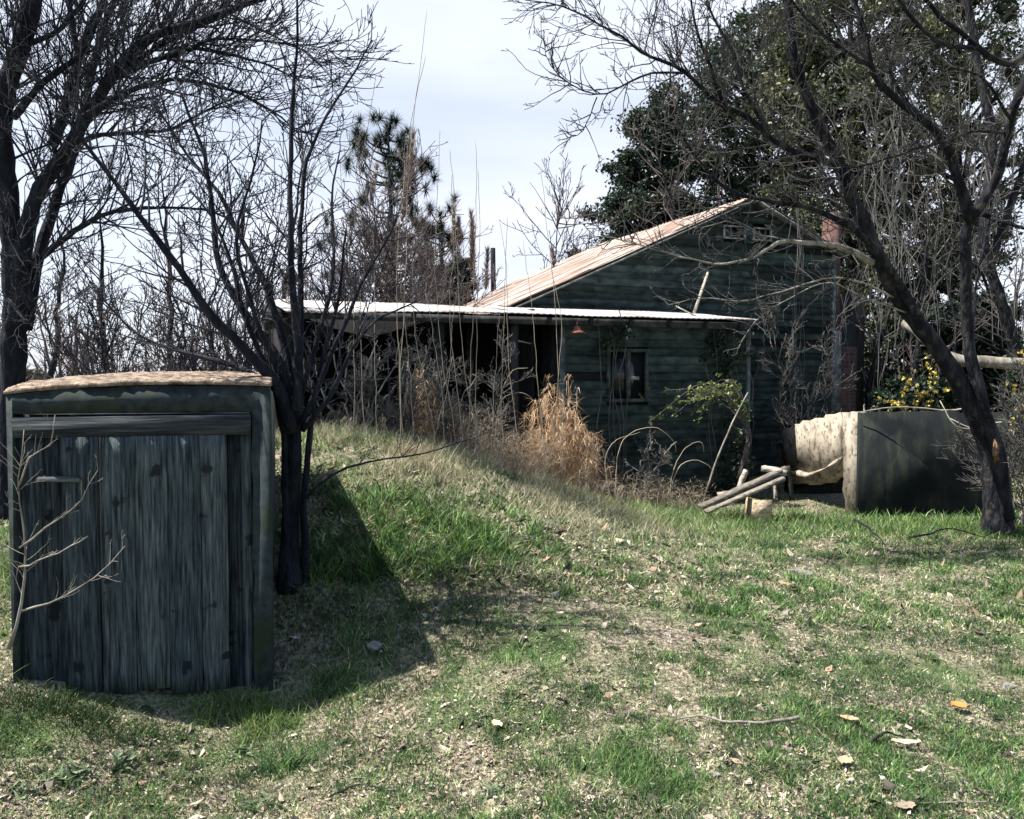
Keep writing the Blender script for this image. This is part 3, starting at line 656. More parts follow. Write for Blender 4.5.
# red lamp under the eave
lp = P(577, 331, hp(-4.0, LF, 0)[1] - .28)
la = thing('eave_lamp', 'faded red flared lamp shade hanging under the lean-to eave', 'lamp', lp)
def lathe(m, prof, c, n=20, col=(1, 1, 1)):
    V = [(c[0] + r * math.cos(a * 6.28318 / n), c[1] + r * math.sin(a * 6.28318 / n), c[2] + z) for r, z in prof for a in range(n)]
    F = [(i * n + a, i * n + (a + 1) % n, (i + 1) * n + (a + 1) % n, (i + 1) * n + a) for i in range(len(prof) - 1) for a in range(n)]
    m.add(V, F, col)
m = MB(); lathe(m, [(.115, -.03), (.118, -.025), (.075, 0), (.045, .03), (.035, .06), (.03, .065), (.04, .025), (.07, -.008), (.108, -.032), (.115, -.03)], lp); m.build('lamp_shade', M['rustred'], la, smooth=True)
m = MB(); m.tube(spline([(lp[0], lp[1], lp[2] + .06), (lp[0] - .0, lp[1] + .02, lp[2] + .12), (lp[0] + .0, lp[1] + .06, lp[2] + .15)], 8), .012, 8); m.build('lamp_stem', M['rustred'], la)

# sticks caught on the lean-to roof
for (a, b, D, lab) in (((708, 272), (694, 313), 12.7, 'bleached broken lath standing up on the lean-to roof'), ((676, 306), (701, 319), 12.3, 'short bleached lath lying flat on the lean-to roof edge')):
    A = P(*a, D); B = P(*b, D - .15); m = MB(); m.bar(A, B, .045, .02, col=(1.2, 1.2, 1.2), jit=.003)
    tag(m.build('broken_lath', M['pale_wood'], None, off=B), lab, 'board')
# pole behind the roof
A = P(493, 300, 19); m = MB(); m.tube(spline([(A[0], A[1], 0), (A[0] + .02, A[1], 2), (A[0], A[1], P(493, 248, 19)[2])], 6), [.07, .07, .065, .06, .06, .055], 10)
tag(m.build('wooden_pole', M['bark_grey'], None, off=(A[0], A[1], 0)), 'grey wooden pole rising behind the rusty roof', 'pole')

# ------------------------------------------------------------------ concrete cistern
cb = (4.24, 10.0, 0)
cis = thing('concrete_cistern', 'broken concrete cistern with sunlit crumbling side and dark front', 'cistern', cb)
m = MB(); hz = 1.7 - 37 / 820 * 10 + .0
n = 34; tp = [(4.24 + i / n * 2.15, hz + rng.gauss(0, .006) - (.03 if i > 22 else 0)) for i in range(n + 1)]
k0 = len(m.V); tp[0] = (4.238, tp[0][1]); m.prism([(4.238, -.3)] + tp + [(4.24 + 2.15, -.3)], 9.98, 10.03)
th_ = R(13); q = m.V[k0] - np.array([4.24, 10, 0]); m.V[k0] = np.stack([q[:, 0] * math.cos(th_) - q[:, 1] * math.sin(th_), q[:, 0] * math.sin(th_) + q[:, 1] * math.cos(th_), q[:, 2]], 1) + np.array([4.24, 10, 0])
m.build('front_wall', M['concrete_moss_shade'], cis)
# side wall: outline in (t, z), crumbled top and broken hole, 0.17 thick, runs back and slightly left
A = np.array([4.24, 9.996]); Bp = np.array([3.98, 12.1]); dv = (Bp - A) / np.linalg.norm(Bp - A); nv = np.array([dv[1], -dv[0]])
Ls = np.linalg.norm(Bp - A)
def side_pt(px, py):
    """where a sight line meets the side wall: (t along wall, z)"""
    u = (px - 512) / 820.; t = (u * A[1] - A[0]) / (dv[0] - u * dv[1]); D = A[1] + dv[1] * t
    return (t, P(px, py, D)[2])
outl = [(.075, -.3), (.075, hz - .02)] + [side_pt(px, py + rng.gauss(0, .5)) for px, py in ((852, 412), (847, 413), (840, 412), (835, 414), (826, 415), (824, 417), (816, 417), (810, 420), (803, 421), (800, 424), (794, 424), (790, 427), (784, 428))] + \
       [side_pt(px, py) for px, py in ((782, 438), (784, 449), (781, 458), (782, 466), (788, 469), (790, 479), (796, 484), (804, 482), (811, 485), (821, 481), (826, 483), (832, 476), (839, 477), (842, 471), (845, 479), (844, 490), (847, 500))] + [(side_pt(847, 508)[0], -.3)]
m = MB(); nP = len(outl)
V = [(A[0] + dv[0] * t, A[1] + dv[1] * t, z) for t, z in outl]; V += [(x + nv[0] * .17, y + nv[1] * .17, z) for x, y, z in V]
m.add(V, [tuple(range(nP))[::-1], tuple(range(nP, 2 * nP))] + [(i, (i + 1) % nP, nP + (i + 1) % nP, nP + i) for i in range(nP)])
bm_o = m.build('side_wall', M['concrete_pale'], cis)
m = MB(); m.box((5.2, 12.15, .4), (2.2, .15, 1.0), jit=.01); m.box((6.25, 11.35, .4), (.15, 1.4, 1.3), jit=.01); m.build('back_wall', M['concrete_moss_shade'], cis)
m = MB(); lo_ = [side_pt(*q) for q in ((783, 468), (792, 471), (801, 470), (811, 473), (821, 470), (830, 467), (837, 461), (844, 456), (843, 461), (838, 469), (832, 473), (826, 477), (817, 480), (808, 478), (797, 479), (790, 475))]
k = len(lo_); V = [(A[0] + dv[0] * t - nv[0] * .002, A[1] + dv[1] * t - nv[1] * .002, z) for t, z in lo_]; V += [(x - nv[0] * rng.uniform(.02, .05), y - nv[1] * .03, z - .008) for x, y, z in V]
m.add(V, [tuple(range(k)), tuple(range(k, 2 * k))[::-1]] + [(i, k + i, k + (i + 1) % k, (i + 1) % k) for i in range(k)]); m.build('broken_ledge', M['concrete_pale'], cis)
# ------------------------------------------------------------------ heap of old timber beside the cistern
def beam(a, b, w, t, label, col=(1, 1, 1), name='timber_beam', cat='beam', mt='pale_wood', grp=None, up=(0, 0, 1)):
    a = np.array(a); b = np.array(b); n = 7; pts = [a + (b - a) * i / (n - 1) for i in range(n)]
    m = MB(); d = (b - a) / np.linalg.norm(b - a); x = np.cross(d, up); x /= np.linalg.norm(x); y = np.cross(x, d); V = []
    for p in pts:
        for i, j in ((-1, -1), (1, -1), (1, 1), (-1, 1)): V.append(p + x * (i * w / 2 * rng.uniform(.85, 1.1)) + y * (j * t / 2 * rng.uniform(.85, 1.1)))
    F = [(3, 2, 1, 0), tuple(4 * (n - 1) + k for k in range(4))] + [(4 * i + k, 4 * i + (k + 1) % 4, 4 * i + 4 + (k + 1) % 4, 4 * i + 4 + k) for i in range(n - 1) for k in range(4)]
    m.add(V, F, col); return tag(m.build(name, M[mt], None, off=tuple(a)), label, cat, grp)
beam(P(700, 507, 9.7), P(787, 468, 9.75), .13, .05, 'upper long splintered beam leaning on the broken cistern wall', (.55, .55, .56))
beam(P(706, 512, 9.55), P(784, 478, 9.6), .10, .04, 'lower splintered beam under the long one', (.75, .75, .75))
beam(P(763, 468, 9.9), P(788, 473, 9.7), .10, .07, 'short pale plank end lying across the top of the timber heap', (1.2, 1.2, 1.2))
beam(P(738, 491, 9.9), P(746, 470, 9.95), .05, .05, 'stubby pale stake poking up from the timber heap', (1.3, 1.3, 1.3))
beam(P(718, 495, 9.9), P(742, 492, 9.9), .08, .06, 'small flat offcut behind the leaning beams', (.9, .9, .9))
beam(P(776, 500, 9.65), P(774, 486, 9.7), .03, .05, 'thin upright lath beside the cut block', (1.2, 1.2, 1.2))
b0 = P(758, 508, 9.6); m = MB(); m.box((b0[0], b0[1], b0[2] - .02), (.24, .2, .26), rot=(0, .06, .25), jit=.012, col=(1.35, 1.2, .95)); tag(m.build('wood_block', M['pale_wood'], None, off=b0), 'squared pale wood block standing in the grass under the beams', 'wood block')
A_ = P(788, 466, 9.68); B_ = P(792, 500, 9.7); beam(A_, B_, .04, .04, 'dark upright stick leaning at the hole in the cistern wall', (.15, .15, .15))

# ------------------------------------------------------------------ small things on the lawn
def rock(px, py, size, label, m_='stone', flat=.6):
    x, y, D = ground_hit(px, py); import bmesh
    bm = bmesh.new(); bmesh.ops.create_icosphere(bm, subdivisions=3, radius=1)
    sx, sy, sz = size, size * rng.uniform(.7, 1), size * flat; sd_ = rng.uniform(0, 99)
    from mathutils import noise
    for v in bm.verts:
        k = 1 + .45 * noise.noise(v.co * 1.3 + Vector((sd_, 0, 0))) + .12 * noise.noise(v.co * 5 + Vector((sd_, 0, 0))); v.co = Vector((v.co.x * sx * k, v.co.y * sy * k, v.co.z * sz * k))
    me = bpy.data.meshes.new('stone'); bm.to_mesh(me); bm.free(); me.materials.append(M[m_]); o = bpy.data.objects.new('stone', me); C.objects.link(o)
    o.location = (x, y, gzf(x, y) + sz * .45); o.rotation_euler = (rng.uniform(-.3, .3), rng.uniform(-.3, .3), rng.uniform(0, 3)); return tag(o, label, 'stone')
rock(375, 569, .045, 'pale round stone in the grass at the edge of the cellar shadow', flat=.75)
rock(800, 573, .10, 'flat pale slab of stone on the lawn before the cistern', flat=.18)
rock(716, 776, .022, 'small brownish stone in the foreground left of the fallen leaves', flat=.5)
rock(1008, 688, .03, 'pale stone at the right edge of the lawn', flat=.6)
rock(555, 596, .03, 'small grey stone below the dry grass', flat=.6)
rock(627, 633, .025, 'little whitish stone on the middle of the lawn', flat=.5)
def chip(px, py, L_, W_, rot, col, label, cat='leaf', name='fallen_leaf', curl=.3, lift=.02):
    x, y, D = ground_hit(px, py); z = gzf(x, y) + lift; n = 9; m = MB(); V = []; 
    for i in range(n):
        t = i / (n - 1); w = W_ * math.sin(3.14 * (t * .92 + .04)) ** .7 * (1 + .18 * math.sin(i * 2.6 + L_ * 90)); lx = (t - .5) * L_
        for j in (-1, -.3, .3, 1):
            V.append((x + lx * math.cos(rot) - j * w / 2 * math.sin(rot), y + lx * math.sin(rot) + j * w / 2 * math.cos(rot), z + curl * W_ * j * j * .5 + .12 * L_ * (2 * t - 1) ** 2 * curl + rng.gauss(0, L_ * .012)))
    F = [(4 * i + k, 4 * i + k + 1, 4 * i + 5 + k, 4 * i + 4 + k) for i in range(n - 1) for k in range(3)]
    m.add(V, F, col); return tag(m.build(name, M['litter'], None, off=(x, y, z)), label, cat)
chip(497, 731, .075, .045, 2.2, (.62, .50, .32), 'cream coloured curled leaf in the bare middle foreground', lift=.035)
chip(959, 713, .085, .08, .1, (.50, .22, .07), 'round orange leaf on the green turf at right', lift=.035)
chip(849, 725, .085, .05, -.5, (.50, .30, .20), 'brown curled leaf right of the grey fallen branch', lift=.03)
chip(906, 749, .13, .05, -.1, (.42, .36, .29), 'long pale torn leaf below the round orange one', lift=.03)
chip(845, 767, .08, .06, .8, (.42, .32, .22), 'dull tan leaf near the bottom edge', lift=.025)
chip(905, 812, .09, .05, .2, (.30, .24, .19), 'dark brown leaf at the bottom edge right', lift=.02)
chip(560, 618, .06, .04, .3, (.45, .36, .28), 'small tan leaf on the mid lawn under the dry grass', lift=.03)
def stick(W, r0, label, grp=None, mt='bark_pale', sub=(), name='fallen_branch'):
    pts = []
    for px, py, h in W:
        x, y, D = ground_hit(px, py); pts.append((x, y, gzf(x, y) + h))
    c = pts[0]; m = MB(); S = spline(pts, 16, .004); m.tube(S, np.linspace(r0, r0 * .35, 16), 7)
    for i, ang, l in sub:
        d = unit(S[min(15, i + 1)] - S[i]); q = (d[0] * math.cos(ang) - d[1] * math.sin(ang), d[0] * math.sin(ang) + d[1] * math.cos(ang), .12)
        m.tube(spline([S[i], S[i] + np.array(q) * l * .5, S[i] + np.array(q) * l + np.array([0, 0, .01])], 6, .003), np.linspace(r0 * .6, r0 * .2, 6), 6)
    return tag(m.build(name, M[mt], None, off=c), label, 'branch', grp)
stick([(800, 724, .03), (760, 730, .025), (725, 730, .03), (700, 722, .03), (674, 724, .02)], .010, 'forked grey branch lying on the lawn at lower right', sub=((6, .8, .09), (9, -.9, .10), (4, .6, .06)))
stick([(870, 748, .02), (885, 740, .03), (905, 742, .02)], .009, 'short dark stick beside the pale torn leaf', mt='bark_grey')
stick([(900, 806, .02), (940, 808, .02), (990, 806, .015)], .006, 'thin straw coloured stick at the lower right edge')
stick([(910, 545, .08), (950, 541, .12), (985, 543, .06)], .012, 'grey stick lying in the long grass before the cistern', mt='bark_grey')
stick([(855, 530, .12), (870, 538, .1), (885, 548, .03)], .014, 'dark bent stick in the grass at the cistern corner', mt='bark_dark')
stick([(330, 800, .01), (360, 790, .015), (395, 792, .01)], .005, 'small twig lying flat at the bottom left of the lawn', mt='bark_grey')
# ------------------------------------------------------------------ bare trees drawn limb by limb
def tree(name, label, cat, limbs, D0, bark, twig, o, base=None, trunkn=1, group=None, extra=None, lim_name='limb'):
    """limbs: list of dict(w=[(px,py[,D])], r=(r0,r1), sp, L, lev, t0)"""
    r = random.Random(o.get('seed', 1))
    A = [p if len(p) == 3 else (*p, D0) for p in limbs[0]['w']]
    b = P(*A[0]) if base is None else base
    if base is None: b = (b[0], b[1], gzf(b[0], b[1]) - .05)
    t = thing(name, label, cat, b, group=group)
    tw = MB(); cur = None
    for i, l in enumerate(limbs):
        W = [P(*(p if len(p) == 3 else (*p, D0))) for p in l['w']]
        if i == 0: W = [b] + W[1:] if l.get('snap', True) else W
        L_ = sum(np.linalg.norm(np.array(W[k + 1]) - np.array(W[k])) for k in range(len(W) - 1))
        n = max(8, int(L_ / .11)); S = spline(W, n, l.get('wob', .006))
        rad = np.linspace(0, 1, n); rad = (l['r'][0] + (l['r'][1] - l['r'][0]) * rad ** .85) * (o.get('rs', 1) if i else 1)
        if i < trunkn:
            if cur is None: cur = MB()
            if i == 0: rad = rad * (1 + .45 * np.exp(-np.arange(n) / 2.5))
            bark_tube(cur, S, rad, 12)
        else:
            m = MB(); bark_tube(m, S, rad, 8); m.build(lim_name, l.get('bark', bark), t, smooth=True)
        if l.get('L'):
            limb_twigs(tw, S, rad, l.get('sp', .16) * o.get('dens', .6), l['L'] * 1.15, l.get('lev', 2), r, {**o, **l.get('o', {})}, l.get('t0', .2), l.get('bias', (0, 0, 0)))
    cur.build('trunk', bark, t, smooth=True)
    if extra: extra(tw, r)
    tag(tw.build('twigs', twig, t), kind='stuff')
    return t

O1 = dict(sp=[.065, .11, .17], rmin=.0028, wob=.13, up=.05, ang=(20, 55))
# big tree at the left edge
la_ = [dict(w=[(8, 640, 6.6), (8, 520, 6.6), (9, 420, 6.6), (14, 330, 6.5), (12, 250, 6.4), (5, 171, 6.3), (6, 96, 6.2), (24, 41, 6.1), (38, -20, 6.0), (60, -110, 6)], r=(.115, .05), L=1.1, lev=3, sp=.22, t0=.45),
       dict(w=[(16, 330, 6.5), (22, 260, 6.4), (38, 195, 6.3), (72, 147, 6.2), (100, 98, 6.1), (115, 75, 6.0), (150, 40, 5.9), (205, 20, 5.8), (263, -2, 5.7), (320, -30, 5.6)], r=(.11, .018), L=.95, lev=3, sp=.15, t0=.25),
       dict(w=[(24, 330, 6.6), (36, 272, 6.6), (53, 212, 6.7), (69, 171, 6.7), (84, 126, 6.8), (96, 60, 6.9), (118, -10, 7)], r=(.075, .03), L=.9, lev=3, sp=.18, t0=.3),
       dict(w=[(53, 145, 6.3), (70, 90, 6.4), (79, 56, 6.5), (90, 30, 6.5), (103, 0, 6.6), (120, -60, 6.6)], r=(.06, .03), L=.8, lev=3, sp=.2, t0=.2),
       dict(w=[(79, 56, 6.5), (74, 30, 6.5), (70, 0, 6.5), (60, -60, 6.5)], r=(.035, .02), L=.7, lev=2, sp=.2),
       dict(w=[(14, 118, 6.2), (41, 86, 6.1), (79, 57, 6.0), (97, 20, 5.9), (110, -20, 5.9)], r=(.04, .015), L=.7, lev=3, sp=.17),
       dict(w=[(100, 84, 6.0), (144, 64, 5.9), (191, 50, 5.8), (232, 53, 5.7), (263, 62, 5.6), (300, 80, 5.6)], r=(.038, .006), L=.8, lev=3, sp=.12, t0=.1),
       dict(w=[(83, 118, 6.0), (130, 92, 5.9), (171, 82, 5.8), (222, 89, 5.7), (273, 113, 5.6), (300, 135, 5.6)], r=(.035, .006), L=.7, lev=3, sp=.12, t0=.1),
       dict(w=[(78, 144, 6.2), (103, 132, 6.1), (140, 130, 6.0), (171, 126, 6.0), (212, 109, 5.9), (250, 90, 5.9)], r=(.03, .005), L=.7, lev=3, sp=.12, t0=.1),
       dict(w=[(22, 275, 6.5), (68, 236, 6.3), (109, 214, 6.2), (154, 208, 6.1), (205, 210, 6.0), (235, 222, 6)], r=(.042, .008), L=.7, lev=3, sp=.13, t0=.1),
       dict(w=[(188, 51, 5.8), (215, 38, 5.7), (273, 42, 5.6), (320, 48, 5.5), (350, 60, 5.5)], r=(.016, .003), L=.55, lev=2, sp=.1, t0=.1),
       dict(w=[(110, 82, 6.0), (170, 40, 6), (230, 10, 6), (290, -20, 6)], r=(.03, .012), L=.8, lev=3, sp=.14, t0=.1),
       dict(w=[(24, 45, 6.1), (60, 30, 6), (100, -20, 6)], r=(.03, .015), L=.7, lev=3, sp=.16),
       dict(w=[(8, 300, 6.2), (30, 320, 5.9), (24, 260, 5.7), (10, 200, 5.6)], r=(.02, .006), L=.5, lev=2, sp=.12),
       dict(w=[(60, 190, 6.2), (50, 130, 6.1), (45, 100, 6.), (30, 60, 6)], r=(.022, .008), L=.6, lev=3, sp=.15)]
K_ = 1.42
for l in la_:
    l['w'] = [(a, b, c * K_) for a, b, c in l['w']]; l['r'] = (l['r'][0] * K_, l['r'][1] * K_); l['L'] *= K_; l['sp'] *= K_
tree('bare_tree', 'large dark leafless tree spreading from the left edge behind the cellar', 'tree', la_, 6.5, M['bark_dark'], M['twig_dark'], {**O1, 'seed': 5, 'rmin': .0045, 'dens': .34, 'rs': .72, 'sp': [.085, .14, .21]})

# multi-stemmed tree right against the cellar
lb_ = [dict(w=[(291, 640, 5.5), (290, 560, 5.5), (292, 480, 5.4), (294, 425, 5.3), (296, 395, 5.2)], r=(.066, .042), L=None),
       dict(w=[(282, 640, 5.45), (279, 560, 5.45), (283, 490, 5.4), (281, 430, 5.3), (270, 380, 5.2), (243, 320, 5.1), (222, 240, 5.1), (190, 190, 5.1)], r=(.04, .006), L=.6, lev=3, sp=.15, t0=.5),
       dict(w=[(301, 640, 5.5), (304, 570, 5.5), (302, 500, 5.4), (306, 440, 5.3), (316, 380, 5.3), (338, 300, 5.3), (346, 230, 5.3)], r=(.036, .006), L=.6, lev=3, sp=.15, t0=.45),
       dict(w=[(294, 430, 5.2), (278, 385, 5.1), (240, 345, 5.0), (205, 311, 4.9), (164, 250, 4.8), (138, 212, 4.7), (100, 160, 4.7), (60, 110, 4.6)], r=(.045, .006), L=.7, lev=3, sp=.11, t0=.25),
       dict(w=[(292, 420, 5.2), (275, 360, 5.2), (249, 326, 5.2), (217, 267, 5.2), (211, 215, 5.2), (200, 150, 5.2), (175, 80, 5.2)], r=(.036, .006), L=.7, lev=3, sp=.13, t0=.25),
       dict(w=[(296, 425, 5.2), (284, 352, 5.3), (261, 282, 5.3), (240, 240, 5.4), (217, 195, 5.4), (182, 150, 5.5), (150, 100, 5.5)], r=(.034, .005), L=.65, lev=3, sp=.13, t0=.25),
       dict(w=[(298, 410, 5.1), (297, 330, 5.1), (291, 260, 5.0), (290, 200, 5.0), (290, 137, 5.0), (293, 70, 5.0), (297, -10, 4.9)], r=(.030, .006), L=.5, lev=2, sp=.16, t0=.3),
       dict(w=[(300, 410, 5.3), (302, 340, 5.3), (300, 250, 5.3), (306, 190, 5.4), (318, 140, 5.4), (350, 85, 5.5), (372, 40, 5.5)], r=(.026, .005), L=.6, lev=3, sp=.16, t0=.3),
       dict(w=[(300, 425, 5.2), (322, 375, 5.2), (346, 320, 5.2), (370, 270, 5.2), (398, 215, 5.2)], r=(.024, .005), L=.55, lev=3, sp=.13, t0=.2),
       dict(w=[(302, 430, 5.2), (328, 395, 5.1), (352, 345, 5.0), (378, 318, 5.0), (420, 300, 5.0)], r=(.022, .004), L=.5, lev=3, sp=.11, t0=.2),
       dict(w=[(284, 392, 5.1), (240, 366, 5.2), (190, 352, 5.3), (140, 335, 5.4), (95, 290, 5.5)], r=(.024, .004), L=.55, lev=3, sp=.11, t0=.2),
       dict(w=[(278, 372, 5.1), (250, 300, 4.9), (235, 240, 4.8), (250, 180, 4.8), (262, 120, 4.8)], r=(.018, .004), L=.5, lev=3, sp=.14, t0=.2),
       dict(w=[(298, 400, 5.2), (318, 330, 5.4), (330, 270, 5.5), (328, 200, 5.6), (340, 150, 5.6)], r=(.02, .005), L=.5, lev=3, sp=.13, t0=.25),
       dict(w=[(304, 500, 5.3), (330, 478, 5.4), (372, 462, 5.5), (430, 452, 5.7), (490, 432, 5.8)], r=(.010, .003), L=.25, lev=1, sp=.2, t0=.3)]
tree('multi_stemmed_tree', 'leafless multi-stemmed tree leaning out beside the right of the cellar', 'tree', lb_, 5.2, M['bark_dark'], M['twig_dark'], {**O1, 'seed': 9, 'rmin': .003})

# big leaning tree on the right, in front of the cistern
lc_ = [dict(w=[(1000, 520, 9.0), (992, 460, 9.0), (972, 405, 8.9), (935, 350, 8.8), (897, 300, 8.7), (868, 243, 8.6), (848, 195, 8.5), (833, 160, 8.4), (811, 113, 8.3), (796, 66, 8.2), (790, 30, 8.2), (782, -40, 8.2)], r=(.135, .036), L=.9, lev=3, sp=.25, t0=.5),
       dict(w=[(1008, 520, 8.9), (998, 450, 8.85), (978, 390, 8.8), (968, 330, 8.8), (966, 273, 8.7), (968, 228, 8.6), (984, 200, 8.5), (1002, 167, 8.4), (1010, 133, 8.3), (1018, 100, 8.2), (1040, 50, 8.1)], r=(.11, .055), L=.9, lev=3, sp=.3, t0=.6),
       dict(w=[(972, 222, 8.6), (961, 186, 8.4), (947, 145, 8.2), (913, 113, 8.0), (886, 92, 7.9), (869, 66, 7.8), (863, 30, 7.8), (850, -20, 7.8)], r=(.085, .025), L=.9, lev=3, sp=.17, t0=.1),
       dict(w=[(848, 170, 8.5), (815, 160, 8.3), (776, 147, 8.1), (748, 122, 8.0), (725, 109, 7.9), (703, 92, 7.8), (680, 72, 7.7), (648, 56, 7.6), (614, 34, 7.5), (566, 9, 7.4), (525, 0, 7.4)], r=(.055, .006), L=.8, lev=3, sp=.13, t0=.1),
       dict(w=[(928, 340, 8.8), (900, 290, 8.6), (868, 243, 8.4), (835, 219, 8.3), (794, 205, 8.2), (742, 195, 8.1), (715, 178, 8.0), (690, 150, 8.0), (674, 120, 7.9)], r=(.075, .012), L=.8, lev=3, sp=.14, t0=.35),
       dict(w=[(682, 74, 7.7), (655, 75, 7.6), (627, 85, 7.5), (597, 97, 7.4), (569, 85, 7.4), (549, 64, 7.3), (545, 40, 7.3)], r=(.018, .004), L=.5, lev=3, sp=.11, t0=.1),
       dict(w=[(597, 97, 7.4), (588, 118, 7.4), (578, 135, 7.3), (560, 140, 7.3)], r=(.009, .003), L=.3, lev=2, sp=.12),
       dict(w=[(725, 109, 7.9), (712, 70, 7.8), (700, 35, 7.7), (690, -10, 7.6)], r=(.03, .012), L=.7, lev=3, sp=.14),
       dict(w=[(776, 147, 8.1), (745, 90, 8.0), (735, 50, 7.9), (712, 10, 7.8), (700, -30, 7.8)], r=(.03, .01), L=.8, lev=3, sp=.14),
       dict(w=[(1030, 50, 7.6), (1012, 65, 7.6), (1000, 64, 7.6), (981, 51, 7.5), (961, 31, 7.5), (940, 15, 7.4), (915, -15, 7.4)], r=(.045, .02), L=.6, lev=3, sp=.15, t0=.1),
       dict(w=[(975, 47, 7.5), (940, 42, 7.4), (920, 27, 7.4), (905, 10, 7.3), (890, -15, 7.3)], r=(.03, .02), L=.6, lev=3, sp=.15),
       dict(w=[(1004, 133, 8.3), (975, 132, 8.1), (945, 142, 8.0), (913, 150, 7.9), (879, 162, 7.8), (852, 169, 7.8), (838, 166, 7.8)], r=(.022, .010), L=.5, lev=2, sp=.2),
       dict(w=[(984, 215, 8.6), (1000, 222, 8.4), (1030, 230, 8.2)], r=(.035, .02), L=.5, lev=2, sp=.2),
       dict(w=[(968, 415, 8.9), (975, 300, 9.2), (985, 240, 9.4), (1005, 160, 9.6)], r=(.03, .01), L=.5, lev=2, sp=.2),
       dict(w=[(869, 66, 7.8), (830, 40, 7.7), (800, 10, 7.7), (770, -30, 7.6)], r=(.025, .012), L=.7, lev=3, sp=.14),
       dict(w=[(913, 113, 8.0), (890, 70, 8.1), (900, 30, 8.2), (920, -20, 8.2)], r=(.03, .012), L=.7, lev=3, sp=.15),
       dict(w=[(1012, 120, 8.2), (985, 80, 8.0), (960, 70, 7.9), (930, 60, 7.8)], r=(.025, .01), L=.6, lev=3, sp=.15),
       dict(w=[(872, 262, 8.6), (850, 250, 8.45), (835, 245, 8.35), (811, 243, 8.2), (783, 241, 8.1), (770, 248, 8.0)], r=(.05, .026), L=.3, sp=.3, lev=1, bark=M['bark_pale']),  # paler bark on these boughs puts the sunlight into their colour
       dict(w=[(774, 246, 8.0), (760, 254, 8.0), (745, 261, 7.9), (718, 265, 7.8), (690, 259, 7.7), (661, 252, 7.6), (629, 241, 7.5), (600, 236, 7.4)], r=(.022, .005), L=.45, lev=3, sp=.12, t0=.1, bark=M['bark_pale']),
       dict(w=[(895, 297, 8.7), (860, 280, 8.5), (830, 276, 8.3), (800, 283, 8.2), (770, 294, 8.1), (740, 300, 8.0), (700, 298, 7.9), (668, 305, 7.8)], r=(.018, .004), L=.4, lev=3, sp=.14, bark=M['bark_pale']),
       dict(w=[(905, 312, 8.7), (868, 300, 8.6), (830, 284, 8.5), (790, 300, 8.4), (760, 318, 8.4), (738, 350, 8.3)], r=(.014, .004), L=.35, lev=3, sp=.16, bark=M['bark_pale']),
       dict(w=[(790, 241, 8.1), (760, 234, 8.1), (730, 222, 8.), (700, 228, 7.9)], r=(.012, .004), L=.4, lev=3, sp=.13, bark=M['bark_pale']),
       dict(w=[(742, 195, 8.1), (710, 200, 8.0), (680, 195, 7.9), (650, 205, 7.9)], r=(.016, .004), L=.5, lev=3, sp=.13)]
tree('leaning_tree', 'big dark leafless tree leaning left over the concrete cistern', 'tree', lc_, 8.8, M['bark_grey'], M['twig_mid'], {**O1, 'seed': 13, 'rmin': .004, 'wob': .17, 'up': .03, 'dens': .4, 'rs': .72})
# torn scar on its trunk
A = P(996, 452, 8.62); m = MB(); m.add([(A[0] - .02, A[1], A[2] + .14), (A[0] + .03, A[1] - .01, A[2] + .05), (A[0] + .025, A[1] - .015, A[2] - .08), (A[0] - .005, A[1], A[2] - .16), (A[0] - .03, A[1] - .01, A[2] - .02), (A[0], A[1] + .08, A[2])],
   [(0, 1, 5), (1, 2, 5), (2, 3, 5), (3, 4, 5), (4, 0, 5), (4, 3, 2, 1, 0)], (.8, .52, .34))
sc_ = m.build('bark_scar', M['pale_wood'], bpy.data.objects['leaning_tree'])

# pale leaning tree at the right edge and the fallen trunk behind
tree('slim_tree', 'slim grey tree curving down the right edge behind the leaning tree', 'tree',
     [dict(w=[(1062, 480, 12), (1040, 420, 12), (1016, 350, 12), (1000, 300, 12), (982, 250, 12), (984, 200, 12), (990, 140, 12), (975, 60, 12), (960, -40, 12)], r=(.11, .045), L=.8, lev=3, sp=.25, t0=.3),
      dict(w=[(990, 270, 12), (1010, 210, 12), (1028, 140, 12), (1030, 60, 12)], r=(.06, .03), L=.8, lev=3, sp=.25)], 12, M['bark_grey'], M['twig_grey'], {**O1, 'seed': 21, 'rmin': .004})
A = P(926, 338, 12.3); m = MB(); m.tube(spline([P(905, 322, 12.6), A, P(952, 356, 12.1), P(990, 362, 11.9), P(1060, 366, 11.7)], 18, .012), [.085] * 18, 10)
tag(m.build('fallen_log', M['bark_pale'], None, off=P(1060, 366, 11.7), smooth=True), 'pale fallen log lying across behind the leaning tree', 'log')
